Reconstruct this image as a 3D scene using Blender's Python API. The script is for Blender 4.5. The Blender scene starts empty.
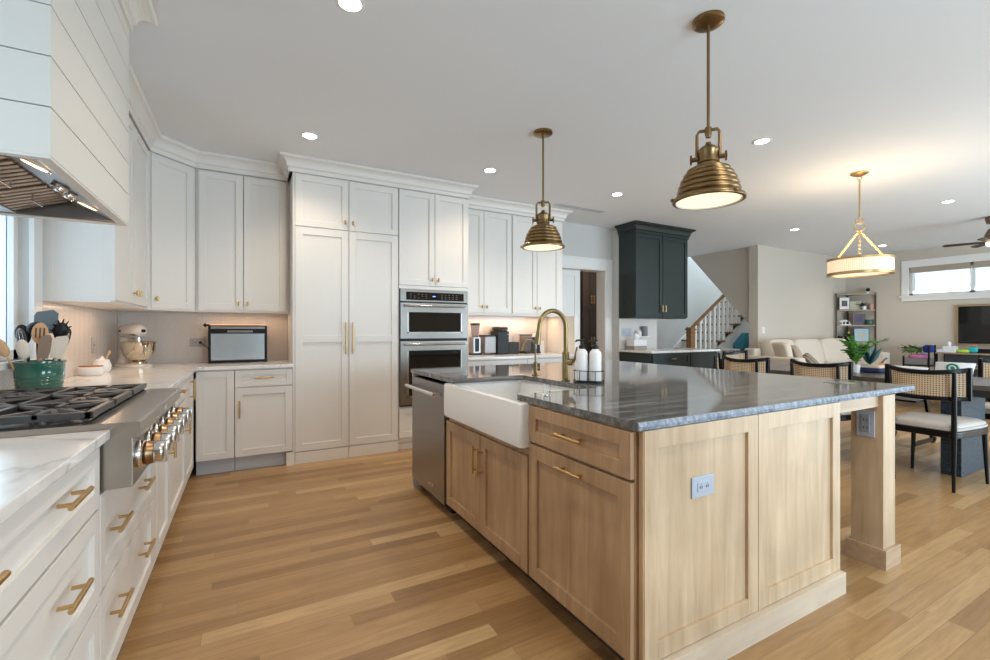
import bpy, bmesh, math, random
from mathutils import Vector, Matrix
random.seed(7)
C = bpy.context.scene
COL = C.collection
PI = math.pi
# ---------------------------------------------------------------- camera
cd = bpy.data.cameras.new('camera'); cam = bpy.data.objects.new('camera', cd); COL.objects.link(cam)
cd.sensor_width = 36; cd.lens = 36*451/990; cd.clip_start = .05; cd.clip_end = 100
cd.shift_y = .00025
cam.location = (0, 0, 1.22); cam.rotation_euler = (PI/2, 0, -math.radians(28.7))
C.camera = cam
# ---------------------------------------------------------------- view, world
vs = C.view_settings
vs.view_transform = 'Standard'; vs.look = 'None'; vs.gamma = 1; vs.use_curve_mapping = False
vs.exposure = 0.45
w = bpy.data.worlds.new('sky'); C.world = w; w.use_nodes = True
bg = w.node_tree.nodes['Background']; bg.inputs[0].default_value = (.66, .84, 1, 1); bg.inputs[1].default_value = .5

def area(name, loc, rot, sx, sy, power, col, spread=None):
    d = bpy.data.lights.new(name, 'AREA'); d.shape = 'RECTANGLE'; d.size = sx; d.size_y = sy
    d.energy = power; d.color = col
    if spread: d.spread = spread
    o = bpy.data.objects.new(name, d); COL.objects.link(o); o.location = loc; o.rotation_euler = rot
    return o
DAY = (.66, .85, 1)
# daylight from behind the camera, its unseen panes spaced to stay off the ovens
area('daylight_glass_doors', (7.4, -1.75, 1.05), (PI/2, 0, 0), 4.6, 1.9, 205, DAY)
area('daylight_added_pane', (2.2, -1.75, 1.25), (PI/2, 0, 0), 1.5, 1.7, 62, DAY)  # added pane out of view, throws frontal light on the island end
area('daylight_near_window', (-1.12, 1.15, 1.62), (0, -PI/2, 0), 1.1, .95, 4.5, DAY)
# daylight through the window beside the range hood and the window over the stair
area('daylight_kitchen_window', (-1.12, 3.05, 1.62), (0, -PI/2, 0), 1.0, .42, 2.4, DAY)
area('daylight_stair_window', (9.4, 5.7, 4.9), (math.radians(25), 0, 0), 1.6, 1.2, 105, DAY)
area('daylight_living_window', (11.62, 3.0, 2.15), (0, PI/2, 0), .5, 1.7, 12, DAY)
area('pantry_fill_light', (5.2, 6.0, 2.7), (0, 0, 0), .4, .4, 14, (1, .85, .7))  # added fill so the pantry cabinets show; no such lamp seen
WARM = (1, .78, .56)
UNDER = [(-.85, 3.95, 1.375, .05, .9, 1.3), (-.02, 4.93, 1.375, .66, .05, .8), (2.85, 4.95, 1.39, 1.4, .05, 3.2), (5.35, 4.93, 1.40, .8, .05, .8)]
for x, y, z, sx, sy, p in UNDER:
    area('under_cabinet_light', (x, y, z), (0, 0, 0), sx, sy, p, (1, .70, .46))

# ---------------------------------------------------------------- mesh helpers
W = {}
class MB:
    def __init__(s, fr=None): s.bm = bmesh.new(); s.T = fr
    def _v(s, pts): return [s.bm.verts.new(p) for p in pts]
    def box(s, x0, x1, y0, y1, z0, z1):
        v = s._v([(x, y, z) for z in (z0, z1) for y in (y0, y1) for x in (x0, x1)])
        for f in ((0,2,3,1),(4,5,7,6),(0,1,5,4),(2,6,7,3),(0,4,6,2),(1,3,7,5)): s.bm.faces.new([v[i] for i in f])
        return s
    def hexa(s, b, t):
        v = s._v(list(b)+list(t)); n = len(b)
        s.bm.faces.new(v[:n][::-1]); s.bm.faces.new(v[n:])
        for i in range(n): s.bm.faces.new([v[i], v[(i+1)%n], v[n+(i+1)%n], v[n+i]])
        return s
    def prism(s, poly, z0, z1): return s.hexa([(x,y,z0) for x,y in poly], [(x,y,z1) for x,y in poly])
    def rings(s, R, cap=True, closed=False):
        vs = [s._v(r) for r in R]; n = len(R[0]); m = len(vs)
        for i in range(m if closed else m-1):
            a, b = vs[i], vs[(i+1)%m]
            for j in range(n): 
                k = (j+1)%n; s.bm.faces.new([a[j], a[k], b[k], b[j]])
        if cap and not closed:
            s.bm.faces.new(vs[0][::-1]); s.bm.faces.new(vs[-1])
        return s
    def cyl(s, p, q, r, r2=None, n=16):
        return s.tube([p, q], [r, r if r2 is None else r2], n)
    def tube(s, pts, r, n=8, closed=False):
        P = [Vector(p) for p in pts]; m = len(P)
        rr = r if isinstance(r, (list, tuple)) else [r]*m
        R = []; up = None
        for i in range(m):
            if closed: t = (P[(i+1)%m]-P[i-1]).normalized()
            else: t = (P[min(i+1,m-1)]-P[max(i-1,0)]).normalized()
            if up is None:
                up = Vector((0,0,1)) if abs(t.z) < .9 else Vector((1,0,0))
            a = t.cross(up); 
            if a.length < 1e-4: a = t.orthogonal()
            a.normalize(); b = a.cross(t).normalized(); up = b
            R.append([P[i]+a*math.cos(2*PI*k/n)*rr[i]+b*math.sin(2*PI*k/n)*rr[i] for k in range(n)])
        return s.rings(R, True, closed)
    def lathe(s, prof, c=(0,0,0), n=32, closed=False):
        R = [[(c[0]+max(r,1e-4)*math.cos(2*PI*k/n), c[1]+max(r,1e-4)*math.sin(2*PI*k/n), c[2]+z) for k in range(n)] for r, z in prof]
        return s.rings(R, not closed, closed)
    def ell(s, c, r, n=16, m=10, M=None):
        R = []
        for i in range(m+1):
            a = -PI/2 + PI*i/m
            ring = []
            for k in range(n):
                p = Vector((max(math.cos(a),.01)*math.cos(2*PI*k/n)*r[0], max(math.cos(a),.01)*math.sin(2*PI*k/n)*r[1], math.sin(a)*r[2]))
                if M: p = M @ p
                ring.append(p+Vector(c))
            R.append(ring)
        return s.rings(R)
    def cushion(s, c, r, e=.35, n=24, m=12, M=None):      # super-ellipsoid, soft box
        sg = lambda v, p: math.copysign(abs(v)**p, v)
        R = []
        for i in range(m+1):
            a = -PI/2+PI*i/m; ring = []
            for k in range(n):
                t = 2*PI*k/n
                ca = max(abs(math.cos(a)), 1e-3)**e
                p = Vector((r[0]*ca*sg(math.cos(t), e), r[1]*ca*sg(math.sin(t), e), r[2]*sg(math.sin(a), e if abs(math.sin(a))<1 else 1)))
                if M: p = M @ p
                ring.append(p+Vector(c))
            R.append(ring)
        return s.rings(R)
    def strip(s, pts, z0, z1, th, closed=False):         # thin upright band along an XY path
        n = len(pts); o = []
        for i in range(n):
            a = Vector(pts[max(i-1,0)]); b = Vector(pts[min(i+1,n-1)]); t = (b-a).normalized()
            o.append(Vector((pts[i][0]-t.y*th, pts[i][1]+t.x*th)))
        R = [[(pts[i][0],pts[i][1],z0),(o[i].x,o[i].y,z0),(o[i].x,o[i].y,z1),(pts[i][0],pts[i][1],z1)] for i in range(n)]
        return s.rings(R)
    def build(s, name, mat, parent=None, label=None, cat=None, group=None, kind=None, bev=0, smooth=False, local=False, wn=False):
        bm = s.bm
        if s.T is not None: bmesh.ops.transform(bm, matrix=s.T, verts=bm.verts)
        wm = Matrix.Identity(4)
        if parent is not None: wm = W.get(parent.name, wm)
        if parent is None:
            lo = [min(v.co[i] for v in bm.verts) for i in range(3)]; hi = [max(v.co[i] for v in bm.verts) for i in range(3)]
            org = Vector(((lo[0]+hi[0])/2, (lo[1]+hi[1])/2, lo[2]))
            bmesh.ops.translate(bm, verts=bm.verts, vec=-org)
        elif not local:
            bmesh.ops.transform(bm, matrix=wm.inverted(), verts=bm.verts)
        bmesh.ops.recalc_face_normals(bm, faces=bm.faces)
        me = bpy.data.meshes.new(name); 
        if smooth:
            for f in bm.faces: f.smooth = True
        bm.to_mesh(me); bm.free()
        if smooth: me.set_sharp_from_angle(angle=math.radians(38))
        me.materials.append(mat)
        o = bpy.data.objects.new(name, me); COL.objects.link(o)
        if parent is None: o.location = org; W[o.name] = Matrix.Translation(org)
        else: o.parent = parent; W[o.name] = wm
        if bev:
            b = o.modifiers.new('bevel', 'BEVEL'); b.width = bev; b.segments = 2; b.limit_method = 'ANGLE'; b.angle_limit = math.radians(40)
        tag(o, label, cat, group, kind)
        return o
def tag(o, label=None, cat=None, group=None, kind=None):
    if label: o['label'] = label
    if cat: o['category'] = cat
    if group: o['group'] = group
    if kind: o['kind'] = kind
def thing(name, label, cat, loc=(0,0,0), rz=0, group=None):
    o = bpy.data.objects.new(name, None); COL.objects.link(o); o.empty_display_size = .1
    o.location = loc; o.rotation_euler = (0, 0, rz)
    W[o.name] = Matrix.Translation(loc) @ Matrix.Rotation(rz, 4, 'Z')
    tag(o, label, cat, group); return o
def copy_tree(o, parent=None, loc=None, rz=None, label=None):
    c = o.copy(); COL.objects.link(c); c.parent = parent
    if loc is not None: c.location = loc
    if rz is not None: c.rotation_euler = (0, 0, rz)
    if label: c['label'] = label
    for ch in list(o.children): copy_tree(ch, c)
    return c
def frame(o, a, d):      # columns: a along the width, d outwards from the face, z up
    return Matrix(((a[0], d[0], 0, o[0]), (a[1], d[1], 0, o[1]), (0, 0, 1, o[2] if len(o) > 2 else 0), (0, 0, 0, 1)))
def struct(mb, name, mat, **k): return mb.build(name, mat, kind='structure', **k)

# ---------------------------------------------------------------- materials
def mat(name, col, rough=.5, metal=0, spec=None, emit=None, es=0, coat=0, trans=0, ior=None, sheen=0):
    m = bpy.data.materials.new(name); m.use_nodes = True
    b = m.node_tree.nodes['Principled BSDF']
    b.inputs['Base Color'].default_value = (*col, 1); b.inputs['Roughness'].default_value = rough
    b.inputs['Metallic'].default_value = metal
    if spec is not None: b.inputs['Specular IOR Level'].default_value = spec
    if emit: b.inputs['Emission Color'].default_value = (*emit, 1); b.inputs['Emission Strength'].default_value = es
    if coat: b.inputs['Coat Weight'].default_value = coat
    if trans: b.inputs['Transmission Weight'].default_value = trans
    if ior: b.inputs['IOR'].default_value = ior
    if sheen: b.inputs['Sheen Weight'].default_value = sheen
    return m
class NT:
    def __init__(s, m): s.t = m.node_tree; s.b = s.t.nodes['Principled BSDF']
    def n(s, typ, **k):
        x = s.t.nodes.new(typ)
        for a, v in k.items():
            if hasattr(x, a): setattr(x, a, v)
            else: x.inputs[a.replace('_', ' ')].default_value = v
        return x
    def l(s, a, b): s.t.links.new(a, b)
    def coord(s, scale=(1,1,1), rot=(0,0,0), loc=(0,0,0)):
        g = s.t.nodes.new('ShaderNodeNewGeometry'); mp = s.t.nodes.new('ShaderNodeMapping')
        mp.inputs['Scale'].default_value = scale; mp.inputs['Rotation'].default_value = rot; mp.inputs['Location'].default_value = loc
        s.l(g.outputs['Position'], mp.inputs['Vector']); return mp.outputs[0]
    def ocoord(s, scale=(1,1,1)):
        g = s.t.nodes.new('ShaderNodeTexCoord'); mp = s.t.nodes.new('ShaderNodeMapping'); mp.inputs['Scale'].default_value = scale
        s.l(g.outputs['Object'], mp.inputs['Vector']); return mp.outputs[0]
    def noise(s, vec, scale=5, detail=4, rough=.5, dist=0):
        x = s.t.nodes.new('ShaderNodeTexNoise'); s.l(vec, x.inputs['Vector'])
        x.inputs['Scale'].default_value = scale; x.inputs['Detail'].default_value = detail; x.inputs['Roughness'].default_value = rough; x.inputs['Distortion'].default_value = dist
        return x.outputs['Fac']
    def ramp(s, fac, stops):
        r = s.t.nodes.new('ShaderNodeValToRGB'); s.l(fac, r.inputs[0]); e = r.color_ramp.elements
        while len(e) < len(stops): e.new(.5)
        for i, (p, c) in enumerate(stops): e[i].position = p; e[i].color = (*c, 1) if len(c) == 3 else c
        return r.outputs[0]
    def mix(s, f, a, b, mode='MIX'):
        x = s.t.nodes.new('ShaderNodeMix'); x.data_type = 'RGBA'; x.blend_type = mode
        for sock, v in ((x.inputs[0], f), (x.inputs[6], a), (x.inputs[7], b)):
            if hasattr(v, 'is_linked') or hasattr(v, 'links'): s.l(v, sock)
            else: sock.default_value = v if isinstance(v, (int, float)) else (*v, 1)
        return x.outputs[2]
    def math(s, op, a, b=0.0, c=None):
        x = s.t.nodes.new('ShaderNodeMath'); x.operation = op
        for i, v in enumerate((a, b) if c is None else (a, b, c)):
            if isinstance(v, (int, float)): x.inputs[i].default_value = v
            else: s.l(v, x.inputs[i])
        return x.outputs[0]
    def sep(s, vec):
        x = s.t.nodes.new('ShaderNodeSeparateXYZ'); s.l(vec, x.inputs[0]); return x.outputs
    def bump(s, h, strength=.3, dist=.002):
        x = s.t.nodes.new('ShaderNodeBump'); x.inputs['Strength'].default_value = strength; x.inputs['Distance'].default_value = dist
        s.l(h, x.inputs['Height']); s.l(x.outputs[0], s.b.inputs['Normal'])
    def color(s, c): s.l(c, s.b.inputs['Base Color'])

white = mat('white_cabinet_paint', (.80, .77, .725), .38)
trimw = mat('white_trim_paint', (.82, .80, .77), .4)
wallp = mat('greige_wall_paint', (.60, .53, .45), .85)
kitwall = mat('pale_kitchen_wall_paint', (.60, .59, .565), .85)
ceilp = mat('ceiling_paint', (.80, .81, .82), .9)
for m_ in (wallp, ceilp, kitwall):
    t = NT(m_); t.bump(t.noise(t.coord(), 120, 2), .08, .001)
creamp = mat('cream_hood_paint', (.79, .76, .70), .45)
green = mat('dark_green_cabinet_paint', (.014, .024, .022), .4)
darkcab = mat('espresso_cabinet_paint', (.03, .026, .026), .4)
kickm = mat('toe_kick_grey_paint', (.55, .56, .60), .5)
steel = mat('brushed_stainless_steel', (.52, .50, .475), .3, 1)
t = NT(steel); t.bump(t.noise(t.coord((3, 3, 300)), 3, 2), .06, .0006)
dsteel = mat('smoky_stainless_steel', (.34, .325, .315), .34, 1)
rsteel = mat('range_stainless_steel', (.42, .39, .355), .25, 1)
osteel = mat('oven_stainless_steel', (.27, .245, .22), .33, 1)
hsteel = mat('hood_liner_steel', (.30, .29, .28), .4, 1)
chrome = mat('polished_steel', (.75, .74, .73), .12, 1)
brass = mat('satin_brass', (.62, .42, .19), .36, 1)
abrass = mat('aged_brass', (.27, .175, .08), .33, 1)
fbrass = mat('faucet_brass', (.27, .195, .09), .3, 1)
iron = mat('cast_iron', (.05, .046, .045), .34)
iron.node_tree.nodes['Principled BSDF'].inputs['Specular IOR Level'].default_value = .6
black = mat('black_plastic', (.006, .006, .007), .42, spec=.35)
blackw = mat('black_stained_wood', (.003, .0035, .005), .3, spec=.3)
glassb = mat('dark_oven_glass', (.012, .011, .010), .05)
porc = mat('white_fireclay', (.86, .85, .83), .12, coat=.3)
plast = mat('white_plastic', (.8, .8, .8), .35)
bluep = mat('pale_outlet_plastic', (.42, .46, .53), .35)
greyp = mat('grey_outlet_plate', (.42, .40, .39), .4)
lens = mat('recessed_light_lens', (1, .95, .88), .5, emit=(1, .90, .78), es=22)
hoodlens = mat('hood_light_lens', (1, .9, .7), .5, emit=(1, .62, .32), es=3.5)
pendlens = mat('pendant_diffuser_glass', (.55, .5, .4), .5, emit=(1, .86, .52), es=.95)
pendin = mat('pendant_white_enamel_lining', (.80, .76, .66), .5)
# oak floor: boards run along X
floorm = mat('oak_plank_floor', (.5, .35, .2), .33)
t = NT(floorm); P = t.coord()
br = t.n('ShaderNodeTexBrick'); br.offset = .37; br.offset_frequency = 3; br.squash = 1
t.l(P, br.inputs['Vector']); br.inputs['Scale'].default_value = 1
br.inputs['Mortar Size'].default_value = .0009; br.inputs['Brick Width'].default_value = 1.15; br.inputs['Row Height'].default_value = .083; br.inputs['Mortar Smooth'].default_value = .3
br.inputs['Color1'].default_value = (0, 0, 0, 1); br.inputs['Color2'].default_value = (1, 1, 1, 1); br.inputs['Mortar'].default_value = (.4, .4, .4, 1); br.inputs['Bias'].default_value = 0
S = t.sep(P); row = t.math('FLOOR', t.math('DIVIDE', S[1], .083))
# each row slides by its own amount
wn = t.n('ShaderNodeTexWhiteNoise'); wn.noise_dimensions = '1D'; t.l(row, wn.inputs['W'])
cx = t.n('ShaderNodeCombineXYZ'); t.l(t.math('ADD', S[0], t.math('MULTIPLY', wn.outputs['Value'], 3.1)), cx.inputs[0]); t.l(S[1], cx.inputs[1])
t.l(cx.outputs[0], br.inputs['Vector'])
tone = t.ramp(br.outputs['Color'], [(0, (.28, .155, .062)), (.35, (.385, .225, .095)), (.75, (.43, .26, .115)), (1, (.55, .365, .18))])
cy = t.n('ShaderNodeCombineXYZ'); t.l(S[0], cy.inputs[0]); t.l(S[1], cy.inputs[1]); t.l(t.math('MULTIPLY', br.outputs['Color'], 9), cy.inputs[2])
mp = t.n('ShaderNodeMapping'); mp.inputs['Scale'].default_value = (1.2, 16, 1); t.l(cy.outputs[0], mp.inputs['Vector'])
gr = t.ramp(t.noise(mp.outputs[0], 3.2, 6, .6, .7), [(.3, (.80, .76, .72)), (.62, (1.06, 1.05, 1.03))])
c1 = t.mix(1.0, tone, gr, 'MULTIPLY')
c2 = t.mix(br.outputs['Fac'], c1, (.24, .14, .07)); t.color(c2)
t.bump(t.math('MULTIPLY', br.outputs['Fac'], -1), .4, .001)
def woodm(name, dark, light, axis, rough=.42, sc=1.0):
    m = mat(name, light, rough); t = NT(m)
    s_ = [14, 14, 14]; s_[axis] = 1.1
    P = t.coord(tuple(v*sc for v in s_))
    f = t.noise(P, 1.5, 6, .6, .6); g = t.noise(t.coord((2.2, 2.2, 2.2)), 1.6, 3, .5)
    c = t.ramp(f, [(.28, dark), (.68, light)])
    c = t.mix(1, c, t.ramp(g, [(.3, (.86, .84, .82)), (.7, (1.08, 1.07, 1.06))]), 'MULTIPLY')
    t.color(c); return m
maple = woodm('maple_vertical_grain', (.42, .25, .135), (.60, .395, .232), 2)
maplex = woodm('maple_grain_along_width', (.44, .295, .18), (.58, .42, .275), 0)
mapley = woodm('maple_grain_along_depth', (.38, .235, .13), (.50, .34, .21), 1)
frontm = woodm('shaded_maple_island_fronts', (.36, .215, .115), (.52, .34, .195), 2)  # darkened copy of the maple; shade on these fronts put into the colour
daylitm = woodm('daylit_maple_end_panels', (.48, .335, .20), (.65, .49, .325), 2)  # lightened copy of the maple; daylight put into the colour
oakst = woodm('stair_oak', (.20, .095, .03), (.34, .17, .06), 0)
tablew = woodm('dark_grey_wood_tabletop', (.075, .062, .055), (.13, .108, .095), 1, .3)
shelfw = woodm('weathered_shelf_wood', (.30, .20, .12), (.45, .32, .20), 0)
stonem = mat('grey_marbled_granite', (.2, .2, .2), .07)
t = NT(stonem)
f = t.noise(t.coord((1.3, 11, 11), (0, 0, .10)), 2.0, 10, .62, .5)
c = t.ramp(f, [(.36, (.05, .048, .047)), (.48, (.10, .096, .094)), (.58, (.17, .165, .16)), (.70, (.33, .32, .31))])
c = t.mix(.22, c, t.ramp(t.noise(t.coord(), 55, 4, .7), [(.3, (.06, .06, .065)), (.7, (.40, .40, .40))])); t.color(c)
stonee = mat('chiselled_granite_daylight_blue', (.3, .3, .3), .45)
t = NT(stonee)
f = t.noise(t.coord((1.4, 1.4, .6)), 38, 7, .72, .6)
t.color(t.ramp(f, [(.30, (.09, .11, .14)), (.5, (.22, .26, .32)), (.72, (.50, .55, .61))])); t.bump(f, .7, .006)  # blue cast of the daylight put into the stone colour
quartz = mat('white_veined_quartz', (.8, .79, .77), .14)
t = NT(quartz)
vn = t.math('ABSOLUTE', t.math('SUBTRACT', t.noise(t.coord((1, 1, 1), (0, 0, .7)), 1.15, 5, .5, 1.1), .5))
t.color(t.ramp(vn, [(0, (.60, .58, .56)), (.006, (.74, .72, .70)), (.02, (.82, .805, .785))]))
# chevron tile: white-grey glazed strips; relief only
def tile(name, ax, pp=.075, bs=.7):
    m = mat(name, (.60, .55, .51), .16); t = NT(m); S = t.sep(t.coord())
    u = t.math('PINGPONG', S[ax], pp)
    q = t.math('FRACT', t.math('DIVIDE', t.math('ADD', S[2], u), .026))
    e = t.math('MINIMUM', q, t.math('SUBTRACT', 1.0, q))
    q2 = t.math('DIVIDE', t.math('MINIMUM', u, t.math('SUBTRACT', .055, u)), .026)
    g = t.math('MINIMUM', t.math('MULTIPLY', e, 9.0), 1.0)
    t.color(t.mix(g, (.48, .43, .39), (.74, .66, .60)))
    wv = t.math('MULTIPLY', t.noise(t.coord(), 26, 2), .5)
    t.bump(t.math('ADD', t.math('ADD', g, t.math('MULTIPLY', q, .5)), wv), bs, .004); return m
tiley = tile('chevron_tile_left_wall', 1, .05, .25); tilex = tile('chevron_tile_back_wall', 0)
cane = mat('woven_cane', (.62, .45, .28), .6)
t = NT(cane); S = t.sep(t.ocoord())
hz = t.math('FRACT', t.math('MULTIPLY', S[2], 62)); hy = t.math('FRACT', t.math('MULTIPLY', S[1], 62))
dd = t.math('ADD', t.math('POWER', t.math('SUBTRACT', hz, .5), 2), t.math('POWER', t.math('SUBTRACT', hy, .5), 2))
hole = t.math('LESS_THAN', dd, .085)
t.color(t.mix(hole, (.64, .47, .30), (.10, .065, .04)))
linen = mat('cream_linen', (.66, .57, .47), .9)
t = NT(linen); t.bump(t.noise(t.coord(), 300, 2), .2, .001)
leather = mat('pale_grey_seat_fabric', (.50, .46, .42), .6)
crockg = mat('green_glazed_stoneware', (.03, .13, .095), .12, coat=.5)
leafm = mat('bright_green_leaf', (.10, .26, .04), .4)
leafd = mat('dark_green_leaf', (.03, .10, .05), .35)
navy = mat('navy_cloth', (.02, .03, .09), .8)
orange = mat('orange_pumpkin_skin', (.75, .22, .02), .45)
woodsp = mat('beech_utensil_wood', (.62, .38, .20), .55)
woodd = mat('olive_wood', (.42, .19, .07), .45)
rubberw = mat('cream_silicone', (.74, .68, .58), .5)
greysil = mat('slate_silicone', (.10, .14, .17), .5)
clear = mat('clear_glass', (.95, .97, .97), .03, trans=1, ior=1.3)
smoky = mat('smoky_clear_plastic', (.45, .38, .38), .1, trans=.7, ior=1.1)
teal = mat('teal_fabric', (.02, .14, .19), .8)
def simple(name, c, r=.6, **k): return mat(name, c, r, **k)
# ================================================================ THE SETTING
CZ = 2.79
struct(MB().box(-1.3, 11.7, -3.2, 9, -.1, 0), 'floor', floorm)
cl = MB().box(-1.3, 11.7, -3.2, 5.14, CZ, CZ+.12).box(-1.3, 6.15, 5.14, 9, CZ, CZ+.12).box(6.15, 8.30, 5.14, 6.52, CZ, CZ+.12)
struct(cl, 'ceiling', ceilp)
# left wall with the window beside the hood
wy0, wy1, wz0, wz1 = 2.82, 3.28, 1.07, 2.25
wl = MB().box(-1.15, -1.02, -3.2, .66, 0, CZ).box(-1.15, -1.02, 1.66, wy0, 0, CZ).box(-1.15, -1.02, .66, 1.66, 0, wz0).box(-1.15, -1.02, .66, 1.66, wz1, CZ).box(-1.15, -1.02, wy1, 5.4, 0, CZ).box(-1.15, -1.02, wy0, wy1, 0, wz0).box(-1.15, -1.02, wy0, wy1, wz1, CZ)
struct(wl, 'wall_left', kitwall)
wn_ = struct(MB().box(-1.11, -1.06, wy0, wy0+.05, wz0, wz1).box(-1.11, -1.06, wy1-.05, wy1, wz0, wz1).box(-1.11, -1.06, wy0, wy1, wz0, wz0+.05).box(-1.11, -1.06, wy0, wy1, wz1-.05, wz1), 'window_1', trimw)
MB().box(-1.09, -1.085, wy0+.05, wy1-.05, wz0+.05, wz1-.05).build('window_glass', mat('window_glass', (.9,.95,1), .02, trans=1, ior=1.05), wn_)
MB().box(-1.05, -.985, wy0-.1, wy1+.13, wz0-.035, wz0).build('window_sill', trimw, wn_, bev=.003)
MB().box(-1.02, -.998, wy1, wy1+.115, wz0, wz1+.115).box(-1.02, -.998, wy0-.1, wy0, wz0, wz1+.115).box(-1.02, -.998, wy0, wy1, wz1, wz1+.115).build('window_casing', trimw, wn_, bev=.002)
# back wall behind the cabinets, door wall, wall behind the green cabinets
struct(MB().box(-1.15, 3.66, 5.10, 5.43, 0, CZ), 'wall_back', kitwall)
dz = 2.14; dx0, dx1 = 3.86, 4.795
struct(MB().box(3.66, dx0, 5.25, 5.43, 0, CZ).box(dx1, 4.93, 5.25, 5.43, 0, CZ).box(dx0, dx1, 5.25, 5.43, dz, CZ), 'wall_pantry', kitwall)
struct(MB().box(4.93, 5.75, 5.10, 5.43, 0, CZ), 'wall_bar', kitwall)
struct(MB().box(-1.3, 1.4, -1.97, -1.85, 0, CZ).box(3.0, 5.05, -1.97, -1.85, 0, CZ).box(1.4, 3.0, -1.97, -1.85, 2.15, CZ).box(1.4, 3.0, -1.97, -1.85, 0, .35).box(5.05, 9.7, -1.97, -1.85, 2.5, CZ).box(9.7, 11.55, -1.97, -1.85, 0, CZ), 'wall_glass_doors', wallp)  # unseen wall; solid stretch placed so the ovens mirror no bright pane
tr = MB().box(dx1, dx1+.132, 5.228, 5.25, 0, dz+.02).box(3.66, dx1+.132, 5.225, 5.25, dz, dz+.14).box(3.66, dx1+.132, 5.215, 5.25, dz+.135, dz+.16)
tr.box(dx1-.012, dx1, 5.235, 5.43, 0, dz).box(dx0, dx1, 5.235, 5.43, dz-.015, dz)
struct(tr, 'trim_1', trimw, bev=.002)
d1 = MB(frame((3.80, 5.335, 0), (1, 0), (0, -1)))
def shaker(mb, a0, a1, z0, z1, th=.02, rail=.06, rec=.012, mids=()):
    mb.box(a0, a0+rail, -th, 0, z0, z1).box(a1-rail, a1, -th, 0, z0, z1)
    mb.box(a0+rail, a1-rail, -th, 0, z0, z0+rail).box(a0+rail, a1-rail, -th, 0, z1-rail, z1)
    for m in mids: mb.box(a0+rail, a1-rail, -th, 0, m-rail/2, m+rail/2)
    mb.box(a0+rail-.001, a1-rail+.001, -th, -rec, z0+rail-.001, z1-rail+.001)
    return mb
shaker(d1, 0, .58, .01, dz-.02, .035, .10, .01, (1.02,))
dd_ = struct(d1, 'door_1', trimw, bev=.0015)
MB().box(4.788, 4.7835, 5.30, 5.34, .93, 1.0).build('latch_plate', black, dd_)
# pantry beyond the door
struct(MB().box(3.6, 6.5, 7.25, 7.35, 0, CZ).box(3.5, 3.6, 5.43, 7.35, 0, CZ).box(5.95, 6.05, 5.43, 6.56, 0, CZ), 'wall_pantry_room', wallp)
# stair hall
struct(MB().box(6.05, 10.2, 6.56, 6.66, 0, 5.6), 'wall_stair', kitwall)
struct(MB().box(10.1, 10.2, 5.1, 6.56, 0, 5.6).box(8.3, 10.1, 5.02, 5.1, CZ, 5.6), 'wall_stairwell', kitwall)
dg = MB()
dg.hexa([(8.30, 5.12, CZ), (8.30, 6.46, CZ), (8.30, 5.16, 1.33), (8.30, 5.12, 1.28)], [(8.38, 5.12, CZ), (8.38, 6.46, CZ), (8.38, 5.16, 1.33), (8.38, 5.12, 1.28)])
struct(dg, 'wall_stair_side', wallp)
struct(MB().box(8.22, 11.55, 4.95, 5.12, 0, CZ), 'wall_living', wallp)
# far wall with the high window
yw0, yw1, zw0, zw1 = 2.12, 3.88, 1.89, 2.45
X = 11.43
struct(MB().box(X, X+.15, -3.2, yw0, 0, CZ).box(X, X+.15, yw1, 5.1, 0, CZ).box(X, X+.15, yw0, yw1, 0, zw0).box(X, X+.15, yw0, yw1, zw1, CZ), 'wall_far', wallp)
w2 = MB()
for y0, y1 in ((yw0, yw0+.05), (2.97, 3.03), (yw1-.05, yw1)): w2.box(X+.03, X+.09, y0, y1, zw0, zw1)
w2.box(X+.03, X+.09, yw0, yw1, zw0, zw0+.05).box(X+.03, X+.09, yw0, yw1, zw1-.05, zw1)
w2 = struct(w2, 'window_2', trimw)
cs = MB().box(X-.02, X, yw1, yw1+.11, zw0, zw1+.14).box(X-.02, X, yw0-.11, yw0, zw0, zw1+.14).box(X-.022, X, yw0-.11, yw1+.11, zw1, zw1+.14)
cs.box(X-.03, X, yw0-.11, yw1+.11, zw0-.10, zw0).build('window_casing', trimw, w2, bev=.002)
MB().box(X-.05, X+.02, yw0-.14, yw1+.14, zw0-.02, zw0+.01).build('window_sill', trimw, w2)
MB().box(X+.05, X+.055, yw0+.05, yw1-.05, zw0+.05, zw1-.05).build('window_glass', bpy.data.materials['window_glass'], w2)
for i, (a, b) in enumerate(((2.14, 2.98), (3.02, 3.86))):
    r = MB().box(X+.005, X+.012, a, b, zw0+.10, zw1-.03)
    r.build('roller_shade', mat('translucent_shade_fabric', (.75, .74, .70), .8, trans=.45, ior=1.0), w2)
    MB().box(X+.0, X+.03, a, b, zw1-.11, zw1).build('shade_valance', simple('tan_shade_fabric', (.42, .34, .27), .9), w2)
struct(MB().box(X-.015, X, -3, 4.93, 0, .14), 'baseboard_far', trimw)
struct(MB().box(8.24, X, 4.935, 4.95, 0, .14), 'baseboard_living', trimw)

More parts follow.
